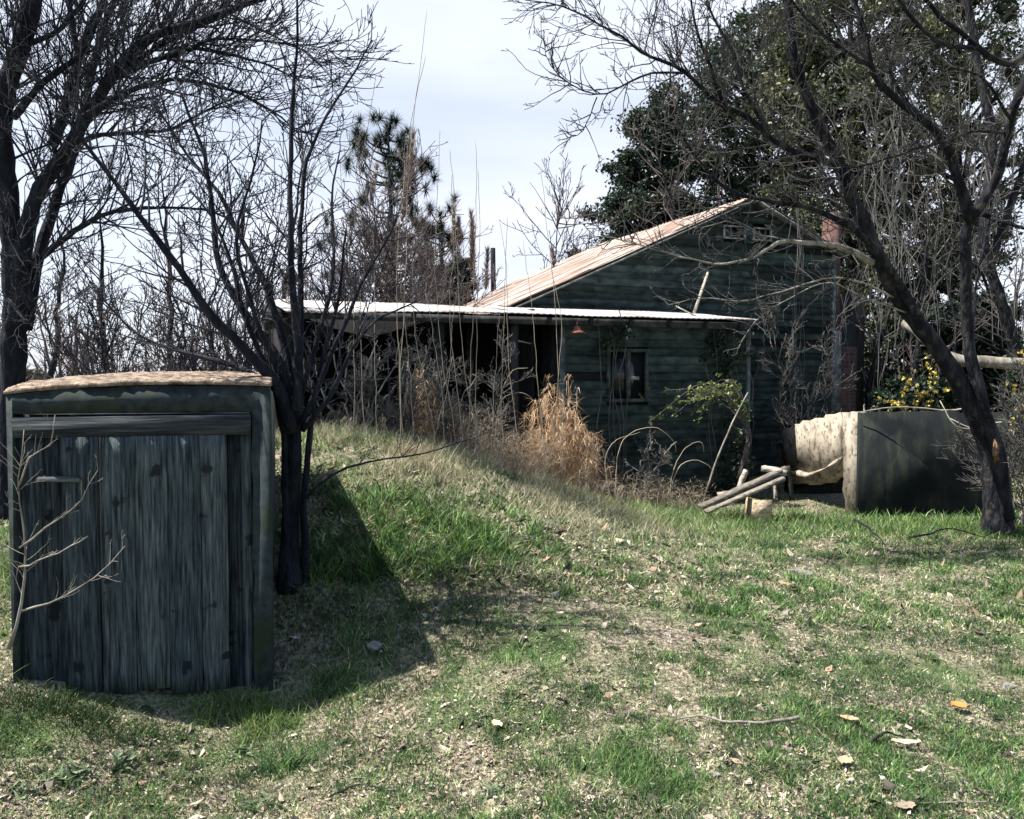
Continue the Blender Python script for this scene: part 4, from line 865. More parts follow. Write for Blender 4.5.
# ------------------------------------------------------------------ generic bare tree / shrub grown from its base
def bare(name, label, cat, px, D, hpx, seed, bark, twig, stems=1, spread=.25, r0=.08, lev=3, sp=.3, Lf=.28, o={}, zb=None, lean=(0, 0), group=None):
    r = random.Random(seed); x, _, zt = P(px, hpx, D); z0 = gzf(x, D) - .05 if zb is None else zb; H = zt - z0
    t = thing(name, label, cat, (x, D, z0), group=group); tw = MB(); tm = MB(); oo = {**O1, 'rmin': .0005 * D, 'sp': [.02 * H, .035 * H, .055 * H], **o}
    for i in range(stems):
        a = r.uniform(0, 6.28); s = spread * r.uniform(.3, 1.1) if stems > 1 else spread * .2
        q = (x + math.cos(a) * s * .3 * (stems > 1), D + math.sin(a) * s * .3 * (stems > 1), z0)
        hh = H * r.uniform(.7, 1.0) if stems > 1 else H
        e = (x + math.cos(a) * s * H + lean[0] * H, D + math.sin(a) * s * H + lean[1] * H, z0 + hh)
        S = spline([q, tuple(q[k] * .45 + e[k] * .55 + r.gauss(0, .04 * H) * (k < 2) for k in range(3)), e], 16, .012 * H)
        rr = r0 * r.uniform(.6, 1) if stems > 1 else r0
        rad = np.linspace(rr, max(.006, rr * .12), 16); bark_tube(tm, S, rad, 8)
        limb_twigs(tw, S, rad, sp, H * Lf, lev, r, oo, .12 if stems > 1 else .22)
    tm.build('trunk' if stems == 1 else 'stems', bark, t, smooth=True); tag(tw.build('twigs', twig, t), kind='stuff')
    return t
# left background
bare('bare_tree', 'slim leafless tree behind the left half of the cellar, thicket around it', 'tree', 105, 13, 205, 41, M['bark_dark'], M['twig_dark'], r0=.09, sp=.14)
bare('bare_tree', 'leafless tree behind the middle of the cellar top', 'tree', 175, 16, 175, 42, M['bark_dark'], M['twig_brown'], r0=.09, sp=.16)
bare('bare_tree', 'small leafless tree far behind the left trunk, its crown against pale sky', 'tree', 45, 20, 215, 43, M['bark_dark'], M['twig_dark'], r0=.10, sp=.2)
bare('bare_tree', 'leafless tree rising behind the left end of the tin roof', 'tree', 318, 15, 140, 44, M['bark_dark'], M['twig_grey'], r0=.08, sp=.14)
bare('bare_shrub', 'dense brown leafless thicket shrub left of the small tree stems', 'shrub', 150, 11.5, 268, 45, M['twig_brown'], M['twig_brown'], stems=9, spread=.55, r0=.018, sp=.16, lev=2)
bare('bare_shrub', 'brown leafless shrub between the cellar and the carport', 'shrub', 225, 12.5, 285, 46, M['twig_brown'], M['twig_brown'], stems=9, spread=.5, r0=.018, sp=.16, lev=2)
bare('bare_shrub', 'low brown leafless shrub at the far left behind the cellar', 'shrub', 75, 12, 300, 47, M['twig_brown'], M['twig_brown'], stems=8, spread=.5, r0=.016, sp=.16, lev=2)
# behind the tin roof
bare('bare_tree', 'twiggy leafless tree behind the tin roof under the young pine', 'tree', 366, 15.5, 232, 51, M['bark_grey'], M['twig_brown'], r0=.06, sp=.12, Lf=.3)
bare('bare_tree', 'twiggy leafless tree above the middle of the tin roof', 'tree', 415, 15.0, 200, 52, M['bark_grey'], M['twig_brown'], r0=.05, sp=.10, Lf=.26, stems=3, spread=.2)
bare('bare_tree', 'upright fine leafless tree right of the young pine with spreading tips', 'tree', 445, 16.5, 150, 53, M['bark_grey'], M['twig_brown'], r0=.05, sp=.15, Lf=.3, stems=4, spread=.28)
bare('bare_shrub', 'dense reddish brown leafless shrub behind the tin roof', 'shrub', 350, 14.0, 225, 54, M['twig_brown'], M['twig_brown'], stems=9, spread=.35, r0=.02, sp=.14, lev=2)
bare('bare_shrub', 'reddish leafless shrub topping the middle of the tin roof', 'shrub', 405, 14.2, 240, 56, M['twig_brown'], M['twig_brown'], stems=8, spread=.35, r0=.02, sp=.15, lev=2)
bare('bare_tree', 'faint leafless sapling behind the low end of the rusty roof', 'tree', 552, 21, 170, 55, M['bark_grey'], M['twig_brown'], r0=.05, sp=.22, Lf=.3, stems=3, spread=.25)
# leafless trees tangled among the evergreens
gt = dict(wob=.2)
bare('bare_tree', 'pale twiggy leafless tree in front of the evergreens above the gable peak', 'tree', 770, 17, -60, 81, M['bark_grey'], M['twig_brown'], r0=.07, sp=.4, Lf=.24, stems=2, spread=.25, o=gt)
bare('bare_tree', 'pale twiggy leafless tree rising behind the chimney', 'tree', 865, 15.5, -50, 82, M['bark_grey'], M['twig_grey'], r0=.06, sp=.4, Lf=.24, stems=2, spread=.22, o=gt)
bare('bare_tree', 'slim leafless tree between the leaning trunk and its second stem', 'tree', 940, 14, -40, 83, M['bark_grey'], M['twig_brown'], r0=.05, sp=.4, Lf=.24, stems=2, spread=.2, o=gt)
bare('bare_tree', 'leafless tree at the far right among the evergreens', 'tree', 1010, 15, -60, 84, M['bark_grey'], M['twig_grey'], r0=.05, sp=.28, Lf=.26, stems=2, spread=.2, o=gt)
# in front of the carport
gg = dict(up=-.02, wob=.2)
bare('bare_shrub', 'pale arching brush in front of the dark carport beside the multi-stemmed tree', 'shrub', 345, 8.7, 325, 61, M['bark_pale'], M['twig_grey'], stems=10, spread=.6, r0=.014, sp=.22, lev=2, Lf=.34, o=gg)
bare('bare_shrub', 'tangled grey brush before the middle of the carport', 'shrub', 398, 9.0, 345, 62, M['bark_pale'], M['twig_grey'], stems=11, spread=.7, r0=.012, sp=.2, lev=2, Lf=.38, o=gg)
bare('bare_shrub', 'low grey brush between the two dry grass clumps', 'shrub', 462, 9.2, 372, 63, M['bark_pale'], M['twig_grey'], stems=9, spread=.7, r0=.010, sp=.13, lev=2, Lf=.38, o=gg)
bare('bare_shrub', 'thin leafless brush against the lean-to wall below the window', 'shrub', 630, 10.6, 420, 64, M['bark_pale'], M['twig_grey'], stems=6, spread=.6, r0=.010, sp=.10, lev=2, Lf=.34, o=gg)
bare('bare_shrub', 'thin upright leafless brush in front of the chimney', 'shrub', 815, 12.6, 300, 65, M['bark_grey'], M['twig_grey'], stems=6, spread=.3, r0=.008, sp=.35, lev=2, Lf=.3)
bare('bare_shrub', 'bare brush with pale curved stems at the right edge beside the trunk', 'shrub', 1015, 9.4, 330, 66, M['bark_pale'], M['twig_grey'], stems=7, spread=.45, r0=.014, sp=.14, lev=2, Lf=.34)
bare('bare_shrub', 'fine leafless sapling tangle on the bank before the dark carport opening', 'shrub', 478, 9.6, 350, 67, M['bark_grey'], M['twig_grey'], stems=6, spread=.4, r0=.009, sp=.2, lev=2, Lf=.34)
bare('bare_shrub', 'dark fine leafless saplings just behind the cellar top', 'shrub', 205, 9.5, 225, 70, M['bark_dark'], M['twig_dark'], stems=6, spread=.3, r0=.010, sp=.24, lev=2, Lf=.3)
bare('bare_shrub', 'dark fine leafless saplings between the left trunk and the cellar top', 'shrub', 95, 9.8, 250, 71, M['bark_dark'], M['twig_dark'], stems=6, spread=.35, r0=.010, sp=.24, lev=2, Lf=.3)
# dead sapling in front of the cellar
tree('dead_sapling', 'pale dead sapling standing in front of the left side of the cellar', 'sapling',
     [dict(w=[(8, 650, 4.0), (20, 610, 4.0), (22, 545, 4.0), (17, 480, 4.0), (24, 430, 4.0)], r=(.007, .002), L=.2, lev=2, sp=.07, snap=False),
      dict(w=[(20, 548, 4.0), (45, 530, 3.95), (75, 505, 3.9), (98, 470, 3.85)], r=(.006, .0018), L=.12, lev=1, sp=.08, t0=.3),
      dict(w=[(20, 565, 4.0), (50, 552, 3.9), (70, 543, 3.9), (88, 536, 3.85)], r=(.005, .0018), L=.08, lev=1, sp=.1, t0=.3),
      dict(w=[(20, 612, 4.0), (60, 600, 3.9), (95, 580, 3.85), (125, 546, 3.8)], r=(.006, .0018), L=.13, lev=1, sp=.08, t0=.3),
      dict(w=[(18, 490, 4.0), (30, 455, 3.95), (50, 440, 3.9), (55, 415, 3.9)], r=(.005, .0018), L=.12, lev=1, sp=.08, t0=.3)],
     4.0, M['bark_pale'], M['bark_pale'], {**O1, 'seed': 71, 'rmin': .0013}, base=(*P(8, 650, 4.0)[:2], gzf(P(8, 650, 4.0)[0], 4.0) - .03))
# bent pale branches sprawling over the cistern top
S1 = [P(858, 412, 9.9), P(885, 408, 9.8), P(915, 409, 9.7), P(950, 411, 9.6), P(968, 405, 9.5), P(971, 392, 9.4), P(962, 375, 9.4)]
m = MB(); m.tube(spline(S1, 24, .004), np.linspace(.006, .014, 24), 6); m.tube(spline([P(950, 418, 9.5), P(975, 428, 9.3), P(1000, 422, 9.1), P(1024, 425, 9.0)], 12, .004), np.linspace(.006, .011, 12), 6)
m.tube(spline([P(940, 400, 9.6), P(955, 425, 9.4), P(975, 430, 9.3)], 10, .004), np.linspace(.006, .008, 10), 6)
tag(m.build('bent_branch', M['bark_pale'], None, off=S1[0]), 'pale bent branches sprawling over the top of the cistern', 'branch')

# ------------------------------------------------------------------ evergreens
EG = np.array([[.028, .052, .034], [.018, .038, .028], [.040, .066, .038], [.015, .030, .025], [.065, .09, .05]])
OL = np.array([[.075, .095, .045], [.035, .052, .032], [.12, .135, .07], [.018, .032, .024], [.19, .195, .11]])
def evergreen(name, label, px, D, ytop, ybot, wpx, seed, cols, nc=170, nl=190, size=.085, cr=.62, cat='tree', trunk=.2, shape='round', squash=.7, elong=1.8, minr=.15, down=0, group=None, hollow=.3, tr_=True):
    r = random.Random(seed); x, _, zt = P(px, ytop, D); zb = P(px, ybot, D)[2]; W = wpx / 820 * D; H = zt - zb; z0 = gzf(x, D) - .05
    t = thing(name, label, cat, (x, D, z0), group=group); tm = MB(); S = spline([(x, D, z0), (x + .1, D, (z0 + zt) / 2), (x, D, zt - .2)], 14, .04)
    bark_tube(tm, S, np.linspace(trunk, trunk * .15, 14), 8)
    cen = []; rad = []
    for i in range(nc):
        for _ in range(40):
            t_ = r.random(); 
            if shape == 'cone': w = W * (.12 + .95 * (1 - t_) ** .8) * (.75 + .25 * math.sin(t_ * 23 + seed))
            else: w = W * max(.15, math.sin(math.pi * (.12 + .80 * t_)) ** .6) * (.85 + .22 * math.sin(t_ * 9 + seed))
            a = r.uniform(0, 6.28); q = w * r.uniform(minr, 1.0) ** .55
            c = (x + math.cos(a) * q, D + math.sin(a) * q * .8, zb + t_ * H)
            if not cen or min((c[0] - e[0]) ** 2 + (c[1] - e[1]) ** 2 + (c[2] - e[2]) ** 2 for e in cen) > (.55 * cr) ** 2: break
        cen.append(c); rad.append(cr * r.uniform(.5, 1.2))
        if i % 2 == 0: # a limb carries every other clump
            sz = max(zb, c[2] - q * .5 - .3); i0 = min(13, max(0, int((sz - z0) / (zt - z0) * 13)))
            tm.tube(spline([S[i0], ((S[i0][0] + c[0]) / 2, (S[i0][1] + c[1]) / 2, (S[i0][2] + c[2]) / 2 - .1), c], 7, .03), np.linspace(.05, .012, 7) * max(.6, trunk / .2), 5)
    tm.build('trunk', M['bark_grey'], t, smooth=True)
    cm = MB(); leaf_cloud(cm, cen, np.array(rad), nl, size, cols, elong, squash, hollow, down); cm.build('crown', M['leaf'], t)
    return t
evergreen('evergreen_tree', 'dark evergreen tree rising behind the rusty roof slope, left of the rest', 655, 23, 95, 262, 82, 1, EG, nc=150, nl=270, size=.065, cr=.55, shape='cone')
evergreen('evergreen_tree', 'tall dense evergreen tree behind the gable peak', 765, 22, 10, 260, 100, 2, EG, nc=185, nl=280, size=.065, cr=.75)
evergreen('evergreen_tree', 'olive green evergreen tree behind the chimney hung with vines', 850, 19, -70, 300, 115, 3, OL, nc=200, nl=300, size=.06, cr=.62)
evergreen('evergreen_tree', 'olive green evergreen tree at the upper right behind the leaning tree', 960, 20, -60, 280, 105, 4, OL, nc=150, nl=280, size=.06, cr=.62)
evergreen('evergreen_shrub', 'tall shady evergreen shrub directly right of the chimney', 905, 16.5, 245, 420, 60, 5, OL[[1, 3, 0]], nc=110, nl=240, size=.05, cr=.45, cat='shrub', trunk=.08)
evergreen('evergreen_shrub', 'dark evergreen shrub behind the fork of the leaning tree', 975, 15.5, 300, 430, 60, 6, OL[[1, 3, 3]], nc=100, nl=160, size=.07, cr=.42, cat='shrub', trunk=.08)
evergreen('evergreen_shrub', 'low leafy shrub behind the cistern top', 915, 12.9, 380, 440, 50, 7, EG, nc=60, nl=140, size=.045, cr=.25, cat='shrub', trunk=.04)
evergreen('evergreen_shrub', 'dark leafy shrub at the far right edge behind the pale trunk', 1050, 13.5, 330, 470, 42, 8, EG, nc=70, nl=140, size=.055, cr=.35, cat='shrub', trunk=.06)
evergreen('evergreen_shrub', 'low dark shrub at the foot of the chimney', 812, 12.7, 425, 480, 34, 9, EG, nc=40, nl=130, size=.04, cr=.2, cat='shrub', trunk=.03)
evergreen('evergreen_shrub', 'dark creeping shrub against the lower right of the lean-to wall', 735, 11.3, 430, 490, 16, 10, EG, nc=14, nl=70, size=.035, cr=.2, cat='shrub', trunk=.03)
evergreen('evergreen_shrub', 'round dark evergreen bush just behind the tin roof by the rusty slope', 461, 19, 262, 330, 14, 11, EG[[1, 3]], nc=26, nl=140, size=.07, cr=.3, cat='shrub', trunk=.06)
evergreen('evergreen_shrub', 'low dark evergreen bush behind the tin roof left of the round one', 432, 20, 288, 340, 20, 12, EG[[1, 3]], nc=26, nl=120, size=.07, cr=.3, cat='shrub', trunk=.06)

# young pine with tufted branch ends
def pine(label, px, D, ytop, wpx, seed, nb=70, ybot=330):
    r = random.Random(seed); x, _, zt = P(px, ytop, D); z0 = gzf(x, D) - .05; H = zt - z0; W = wpx / 820 * D; zb = P(px, ybot, D)[2]
    t = thing('pine_tree', label, 'tree', (x, D, z0)); tm = MB(); tm.tube(spline([(x, D, z0), (x + .1, D, z0 + H / 2), (x, D, zt)], 12, .03), np.linspace(.16, .02, 12), 8); cen = []
    for i in range(nb):
        z = zb + (zt - zb) * r.random() ** .9; f = (zt - z) / (zt - zb); w = W * (.16 + .95 * f ** .55) * r.choice((.5, .8, 1., 1.15)); a = r.uniform(0, 6.28)
        e = (x + math.cos(a) * w, D + math.sin(a) * w, z + .25 * w + .15); tm.tube(spline([(x, D, z - .1), ((x + e[0]) / 2, (D + e[1]) / 2, z - .02), e], 6, .02), np.linspace(.035, .01, 6), 4)
        for k in range(2): cen.append((e[0] + r.gauss(0, .10), e[1] + r.gauss(0, .10), e[2] + r.gauss(0, .16)))
    cen.append((x, D, zt)); tm.build('trunk', M['bark_dark'], t, smooth=True)
    nm = MB(); c = np.repeat(np.array(cen), 150, axis=0); v = NR.normal(size=c.shape); v[:, 2] += .35; v /= np.linalg.norm(v, axis=1, keepdims=True)
    ribbons(nm, c, v, NR.uniform(.22, .42, len(c)), np.full(len(c), .018), np.zeros(len(c)) + .05, pick(EG[[0, 1, 3]], len(c)), 1); nm.build('needles', M['leaf'], t)
pine('young pine with dark tufted branch ends behind the tin roof', 388, 24, 128, 62, 4, nb=75)
pine('smaller young pine behind and right of the tufted one', 440, 26, 215, 34, 5, nb=30)

# ------------------------------------------------------------------ vines
def vine(m, px, y0, y1, D, r, rad=.005, sway=4):
    W = [P(px + r.gauss(0, sway), y0, D)]
    for k in range(1, 6): W.append(P(px + r.gauss(0, sway) * (1 - k / 8), y0 + (y1 - y0) * k / 5, D + r.gauss(0, .05)))
    m.tube(spline(W, 12, .008), [rad] * 12, 4, tuple([r.uniform(.8, 1.6)] * 3))
r = random.Random(88); m = MB()
for k in range(38): px = r.uniform(868, 970); vine(m, px, r.uniform(60, 190), r.uniform(270, 400), r.uniform(14.2, 15.5), r, r.uniform(.004, .014), 11)
for k in range(9): px = r.uniform(985, 1030); vine(m, px, r.uniform(60, 190), r.uniform(300, 420), r.uniform(13.5, 15), r, r.uniform(.006, .012), 6)
A = P(920, 400, 14.8); tag(m.build('hanging_vines', M['twig_grey'], None, off=(A[0], A[1], 0)), 'curtain of pale vines hanging from the trees right of the chimney', 'vines', kind='stuff')
for nm_, pxs, y0, y1, D, n, lab in (('climbing_vine', (792, 802), 200, 445, 13.9, 7, 'bundle of pale vines hanging down the gable wall left of the chimney'),
                                ('climbing_vine', (820, 850), 290, 430, 13.9, 5, 'straggling pale vines over the foot of the chimney'),
                                ('climbing_vine', (878, 892), 300, 412, 13.5, 3, 'slanting pale vine stems above the cistern corner'),
                                ('climbing_vine', (600, 632), 322, 490, 11.0, 6, 'bare vine stems climbing over the window to the eave')):
    m = MB()
    for k in range(n): vine(m, r.uniform(*pxs), y0 + r.uniform(-20, 20), y1 + r.uniform(-15, 30), D + r.uniform(-.1, .1), r, r.uniform(.005, .009), 4)
    A = P((pxs[0] + pxs[1]) / 2, y1, D); tag(m.build(nm_, M['twig_grey'], None, off=A), lab, 'vine')
m = MB(); S = spline([P(748, 392, 10.7), P(732, 425, 10.6), P(718, 458, 10.5), P(706, 492, 10.4)], 10, .004); m.tube(S, np.linspace(.008, .014, 10), 6)
tag(m.build('leaning_stick', M['bark_pale'], None, off=S[-1]), 'long thin pale stick leaning on the lean-to wall corner', 'stick')
# ivy up the lean-to corner
r = random.Random(4); cen = []
for k in range(34):
    px = r.uniform(700, 748); py = r.uniform(325, 470); 
    if px < 722 and py > 365: continue
    cen.append(P(px, py, 11.75))
for px, py in ((612, 330), (618, 338), (622, 328), (608, 345), (628, 334)): cen.append(P(px, py, 11.0))
m = MB(); leaf_cloud(m, cen, .16, 60, .04, EG, 1.3, 1., .2); A = P(735, 470, 11.7)
vm = MB()
for k in range(9): vine(vm, r.uniform(705, 748), 328, 480, 11.75, r, .006, 6)
t = thing('ivy', 'dark ivy creeping up the right corner of the lean-to wall', 'ivy', A); m.build('leaves', M['leaf'], t); vm.build('stems', M['twig_brown'], t)
# light green privet sprays
t = thing('green_shrub', 'light green leafy shrub spreading in front of the lean-to wall', 'shrub', (*P(735, 480, 10.9)[:2], 0)); m = MB(); lm = MB(); cen = []
for k in range(16):
    e = (r.uniform(640, 705), r.uniform(395, 424)); mid = ((745 + e[0]) / 2 + 8, r.uniform(380, 400)); D = r.uniform(10.7, 11.2)
    S = spline([P(738, 478, 10.9), P(748, 430, 10.9), P(*mid, D), P(*e, D)], 20, .006); m.tube(S, np.linspace(.012, .003, 20), 4)
    for q in S[9:]: cen.append(q + NR.normal(0, .03, 3))
m.build('stems', M['twig_brown'], t); leaf_cloud(lm, cen, .07, 7, .026, [[.13, .19, .05], [.09, .14, .04], [.20, .25, .08]], 1.7, .7, .1); lm.build('leaves', M['leaf'], t)
# yellow flowering sprays behind the cistern
YL = [[.72, .56, .10], [.60, .48, .10], [.78, .68, .24]]
def yellow(lab, sprays, base, D):
    t = thing('flowering_shrub', lab, 'shrub', (*P(*base, D)[:2], 0)); m = MB(); lm = MB(); cen = []
    for a, b, c in sprays:
        S = spline([P(*base, D), P(*a, D), P(*b, D), P(*c, D)], 22, .006); m.tube(S, np.linspace(.010, .003, 22), 4)
        for q in S[10:]:
            if r.random() < .8: cen.append(q + NR.normal(0, .015, 3))
    m.build('stems', M['twig_brown'], t); leaf_cloud(lm, cen, .04, 9, .035, YL, 1.5, 1., .1); lm.build('blossoms', M['leaf'], t)
yellow('yellow flowering shrub behind the middle of the cistern', [((890, 410), (905, 402), (880, 400)), ((905, 405), (903, 392), (915, 372)), ((920, 400), (930, 385), (927, 360)), ((925, 400), (937, 385), (938, 362)), ((915, 405), (918, 388), (902, 378)), ((930, 400), (935, 392), (950, 388)), ((905, 410), (892, 402), (878, 403))], (918, 440), 12.3)
yellow('yellow flowering shrub at the right edge past the leaning trunk', [((1015, 420), (1020, 405), (1012, 392)), ((1022, 410), (1028, 380), (1020, 352)), ((1015, 430), (1012, 415), (1022, 408)), ((1030, 420), (1016, 388), (1010, 385))], (1020, 470), 11.3)

# ------------------------------------------------------------------ tall reeds with plumes
def reeds(label, lst, D, r, name='reed_clump'):
    bx = P(*lst[0][0][0], D); t = thing(name, label, 'reeds', (bx[0], D, gzf(bx[0], D)))
    for (W, pl) in lst:
        pts = [P(px, py, D) for px, py in W]; b = pts[0]; pts[0] = (b[0], b[1], min(b[2], gzf(b[0], b[1]))); S = spline(pts, 26, .006)
        m = MB(); m.tube(S, np.linspace(.0042, .0024, 26), 6, (.72, .69, .63)); st = m.build('stalk', M['straw_stem'], t)
        if pl:
            n = int(800 * pl); k = NR.integers(26 - int(9 * pl), 26, n); c = S[k] + NR.normal(0, .008, (n, 3)); d = (S[-1] - S[-5]); d = d / np.linalg.norm(d) + NR.normal(0, .22, (n, 3))
            pm = MB(); ribbons(pm, c, d, NR.uniform(.08, .24, n) * pl ** .3, np.full(n, .010), NR.uniform(0, .5, n), pick(np.array([[.18, .14, .13], [.36, .29, .24], [.20, .15, .13]]), n), 2); pm.build('plume', M['straw'], st)
M['straw_stem'] = mat('dry_reed_stem', [(.3, (.26, .21, .16)), (.7, (.48, .42, .33))], 5, bump=0)
reeds('pair of very tall plumed reeds standing highest against the sky', [([(400, 450), (404, 330), (408, 205), (418, 90), (427, 10)], 1.2), ([(404, 450), (398, 280), (407, 154), (420, 90), (426, 55)], 1.)], 7.6, r)
reeds('tall reeds crossing in front of the tin roof, left of the tallest pair', [([(378, 450), (372, 300), (370, 200), (372, 150)], 0), ([(366, 455), (360, 260), (362, 170), (376, 75)], .6), ([(352, 455), (350, 300), (342, 200), (340, 160)], 0)], 7.9, r)
reeds('group of tall plumed reeds before the left end of the rusty roof', [([(468, 455), (472, 330), (476, 210), (475, 140)], 1.2), ([(476, 455), (478, 330), (479, 240), (478, 170)], 1.), ([(500, 455), (503, 350), (505, 260), (507, 215)], .9), ([(484, 455), (462, 350), (455, 240), (450, 150)], .4), ([(458, 455), (440, 340), (436, 240), (440, 130)], .7), ([(465, 455), (448, 330), (452, 250), (452, 175)], .4)], 8.3, r)
reeds('leaning reeds before the dark carport right of the plumed group', [([(564, 400), (556, 310), (547, 230), (540, 165)], .8), ([(545, 410), (535, 320), (528, 270), (523, 240)], .4), ([(520, 420), (509, 360), (505, 260), (498, 215)], 0), ([(552, 420), (560, 340), (556, 300), (551, 262)], .3)], 8.9, r)
reeds('bare reed stems in the brush below the tin roof', [([(438, 455), (425, 380), (415, 320), (412, 250)], 0), ([(446, 455), (438, 380), (432, 330), (425, 290)], 0), ([(415, 450), (410, 380), (404, 310), (400, 262)], .3), ([(490, 455), (492, 400), (496, 350), (500, 312)], .3), ([(430, 455), (449, 380), (452, 330), (457, 290)], 0)], 8.1, r)

# ------------------------------------------------------------------ clumps of dry grass
ST2 = np.array([[.50, .32, .18], [.62, .44, .28], [.40, .26, .15], [.68, .54, .38], [.34, .24, .16]])
def clump(label, px, D, h, spread, n, lean, cols=ST2, w=.006, feather=True, bias=0., multi=None):
    x = P(px, 450, D)[0]; t = thing('dry_grass_clump', label, 'grass clump', (x, D, gzf(x, D))); m = MB()
    b = np.stack([x + NR.normal(0, spread * .3, n), D + NR.normal(0, spread * .3, n), np.zeros(n)], 1); b[:, 2] = gz(b[:, 0], b[:, 1]) - .01
    d = np.stack([NR.normal(bias, lean, n), NR.normal(0, lean, n), np.ones(n)], 1)
    if multi:
        mu = np.array(multi)[NR.integers(0, len(multi), n)]; b = np.stack([x + mu[:, 0] + NR.normal(0, .09, n), D + mu[:, 1] + NR.normal(0, .09, n), np.zeros(n)], 1); b[:, 2] = gz(b[:, 0], b[:, 1]); h = h * mu[:, 2]
    hk = h if np.ndim(h) == 0 else h[:n // 3]
    ribbons(m, b, d, h * NR.uniform(.45, 1.15, n), w * NR.uniform(.5, 1.4, n), NR.uniform(.6, 4.2, n), pick(cols, n), 6, 2.2)
    m.build('blades', M['straw'], t)
    if feather:
        k = n // 3; dd = d[:k] / np.linalg.norm(d[:k], axis=1, keepdims=True); L_ = hk * NR.uniform(.5, 1., k); c = b[:k] + dd * L_[:, None] * .85; c[:, 2] -= .12 * hk
        c = np.repeat(c, 14, axis=0) + NR.normal(0, .05, (k * 14, 3)); f = MB()
        ribbons(f, c, np.repeat(dd, 14, axis=0) + NR.normal(0, .6, (k * 14, 3)), NR.uniform(.03, .09, k * 14), np.full(k * 14, .005), NR.uniform(.5, 2, k * 14), pick(cols[[1, -1, 0]], k * 14), 2); f.build('seed_heads', M['straw'], t)
def shaggy(label, D, stems, cols, nf=70, fl=(.07, .2)):
    # stems: (px base, height m, count, reach m, base spread m)
    x0 = P(stems[0][0], 450, D)[0]; t = thing('dry_grass_clump', label, 'grass clump', (x0, D, gzf(x0, D))); m = MB(); f = MB()
    for px, h, n, reach, bs in stems:
        x = P(px, 450, D)[0]
        for _ in range(n):
            bx, by = x + r.gauss(0, bs), D + r.gauss(0, bs); bz = gzf(bx, by) - .02; a = r.uniform(0, 6.28); q = reach * r.uniform(.2, 1.2); hh = h * r.uniform(.55, 1.08)
            ca, sa = math.cos(a), math.sin(a); dr = r.uniform(.05, .4) * hh
            S = spline([(bx, by, bz), (bx + ca * q * .15, by + sa * q * .15, bz + hh * .5), (bx + ca * q * .45, by + sa * q * .45, bz + hh * .92), (bx + ca * q * .8, by + sa * q * .8, bz + hh), (bx + ca * q * 1.1, by + sa * q * 1.1, bz + hh - dr)], 18, .008)
            m.tube(S, np.linspace(.0035, .0018, 18), 3, tuple(cols[r.randrange(len(cols))]))
            k = NR.integers(5, 18, nf); dd = np.stack([NR.normal(ca * .3, .45, nf), NR.normal(sa * .3, .45, nf), NR.normal(-.5, .6, nf)], 1)
            ribbons(f, S[k] + NR.normal(0, .012, (nf, 3)), dd, NR.uniform(*fl, nf), np.full(nf, .0055) * NR.uniform(.5, 1.3, nf), NR.uniform(.2, 1.5, nf), pick(cols, nf, .4), 3)
            nb = 22; kb = np.stack([bx + NR.normal(0, .05, nb), by + NR.normal(0, .05, nb), np.full(nb, bz)], 1)
            ribbons(f, kb, np.stack([NR.normal(0, .3, nb), NR.normal(0, .3, nb), np.ones(nb)], 1), h * NR.uniform(.25, .6, nb), np.full(nb, .006), NR.uniform(.5, 3, nb), pick(cols, nb, .4), 4, 2.)
    m.build('stems', M['straw'], t); f.build('blades', M['straw'], t)
OR = np.array([[.72, .48, .28], [.82, .62, .41], [.54, .36, .21], [.86, .73, .55], [.36, .25, .17]])
shaggy('large shaggy orange tan grass clump in front of the lean-to corner', 9.5, [(561, 1.30, 26, .22, .10), (545, .95, 18, .35, .14), (585, .85, 16, .3, .12), (520, .55, 12, .3, .12), (572, 1.05, 12, .25, .12)], OR)
shaggy('slim upright orange grass clump before the carport', 8.9, [(424, .92, 12, .14, .05), (414, .7, 8, .16, .06), (440, .5, 7, .3, .08)], OR, 50, (.05, .14))
GW = np.array([[.36, .32, .25], [.27, .23, .18], [.46, .41, .32], [.20, .16, .13]])
shaggy('ragged brown dead weeds along the crest of the bank before the carport', 8.6, [(345, .35, 7, .3, .18), (380, .45, 7, .3, .2), (455, .5, 8, .3, .2), (480, .6, 8, .3, .2), (505, .45, 7, .3, .2)], GW, 40, (.04, .12))
shaggy('ragged grey dead weeds below the orange clump', 8.7, [(540, .3, 8, .25, .2), (590, .35, 8, .3, .2), (620, .4, 7, .3, .2)], GW, 40, (.04, .12))
clump('low straw coloured grass clump left of the big orange clump', 520, 9.3, .75, .6, 520, .35, np.array([[.42, .36, .27], [.30, .25, .19], [.5, .42, .32]]))
clump('small collapsed brown grass tuft on top of the bank', 412, 7.35, .22, .35, 420, .7, np.array([[.34, .24, .15], [.42, .32, .22], [.24, .17, .11]]), .004, False)
clump('low dry weeds along the foot of the lean-to wall', 660, 10.4, .5, 1.1, 380, .4, np.array([[.34, .29, .22], [.26, .22, .17], [.42, .36, .28]]), .005)
clump('thin grey dry grass in front of the carport left of centre', 470, 9.1, .85, .55, 380, .3, np.array([[.36, .31, .24], [.28, .24, .19], [.44, .38, .3]]), .005)
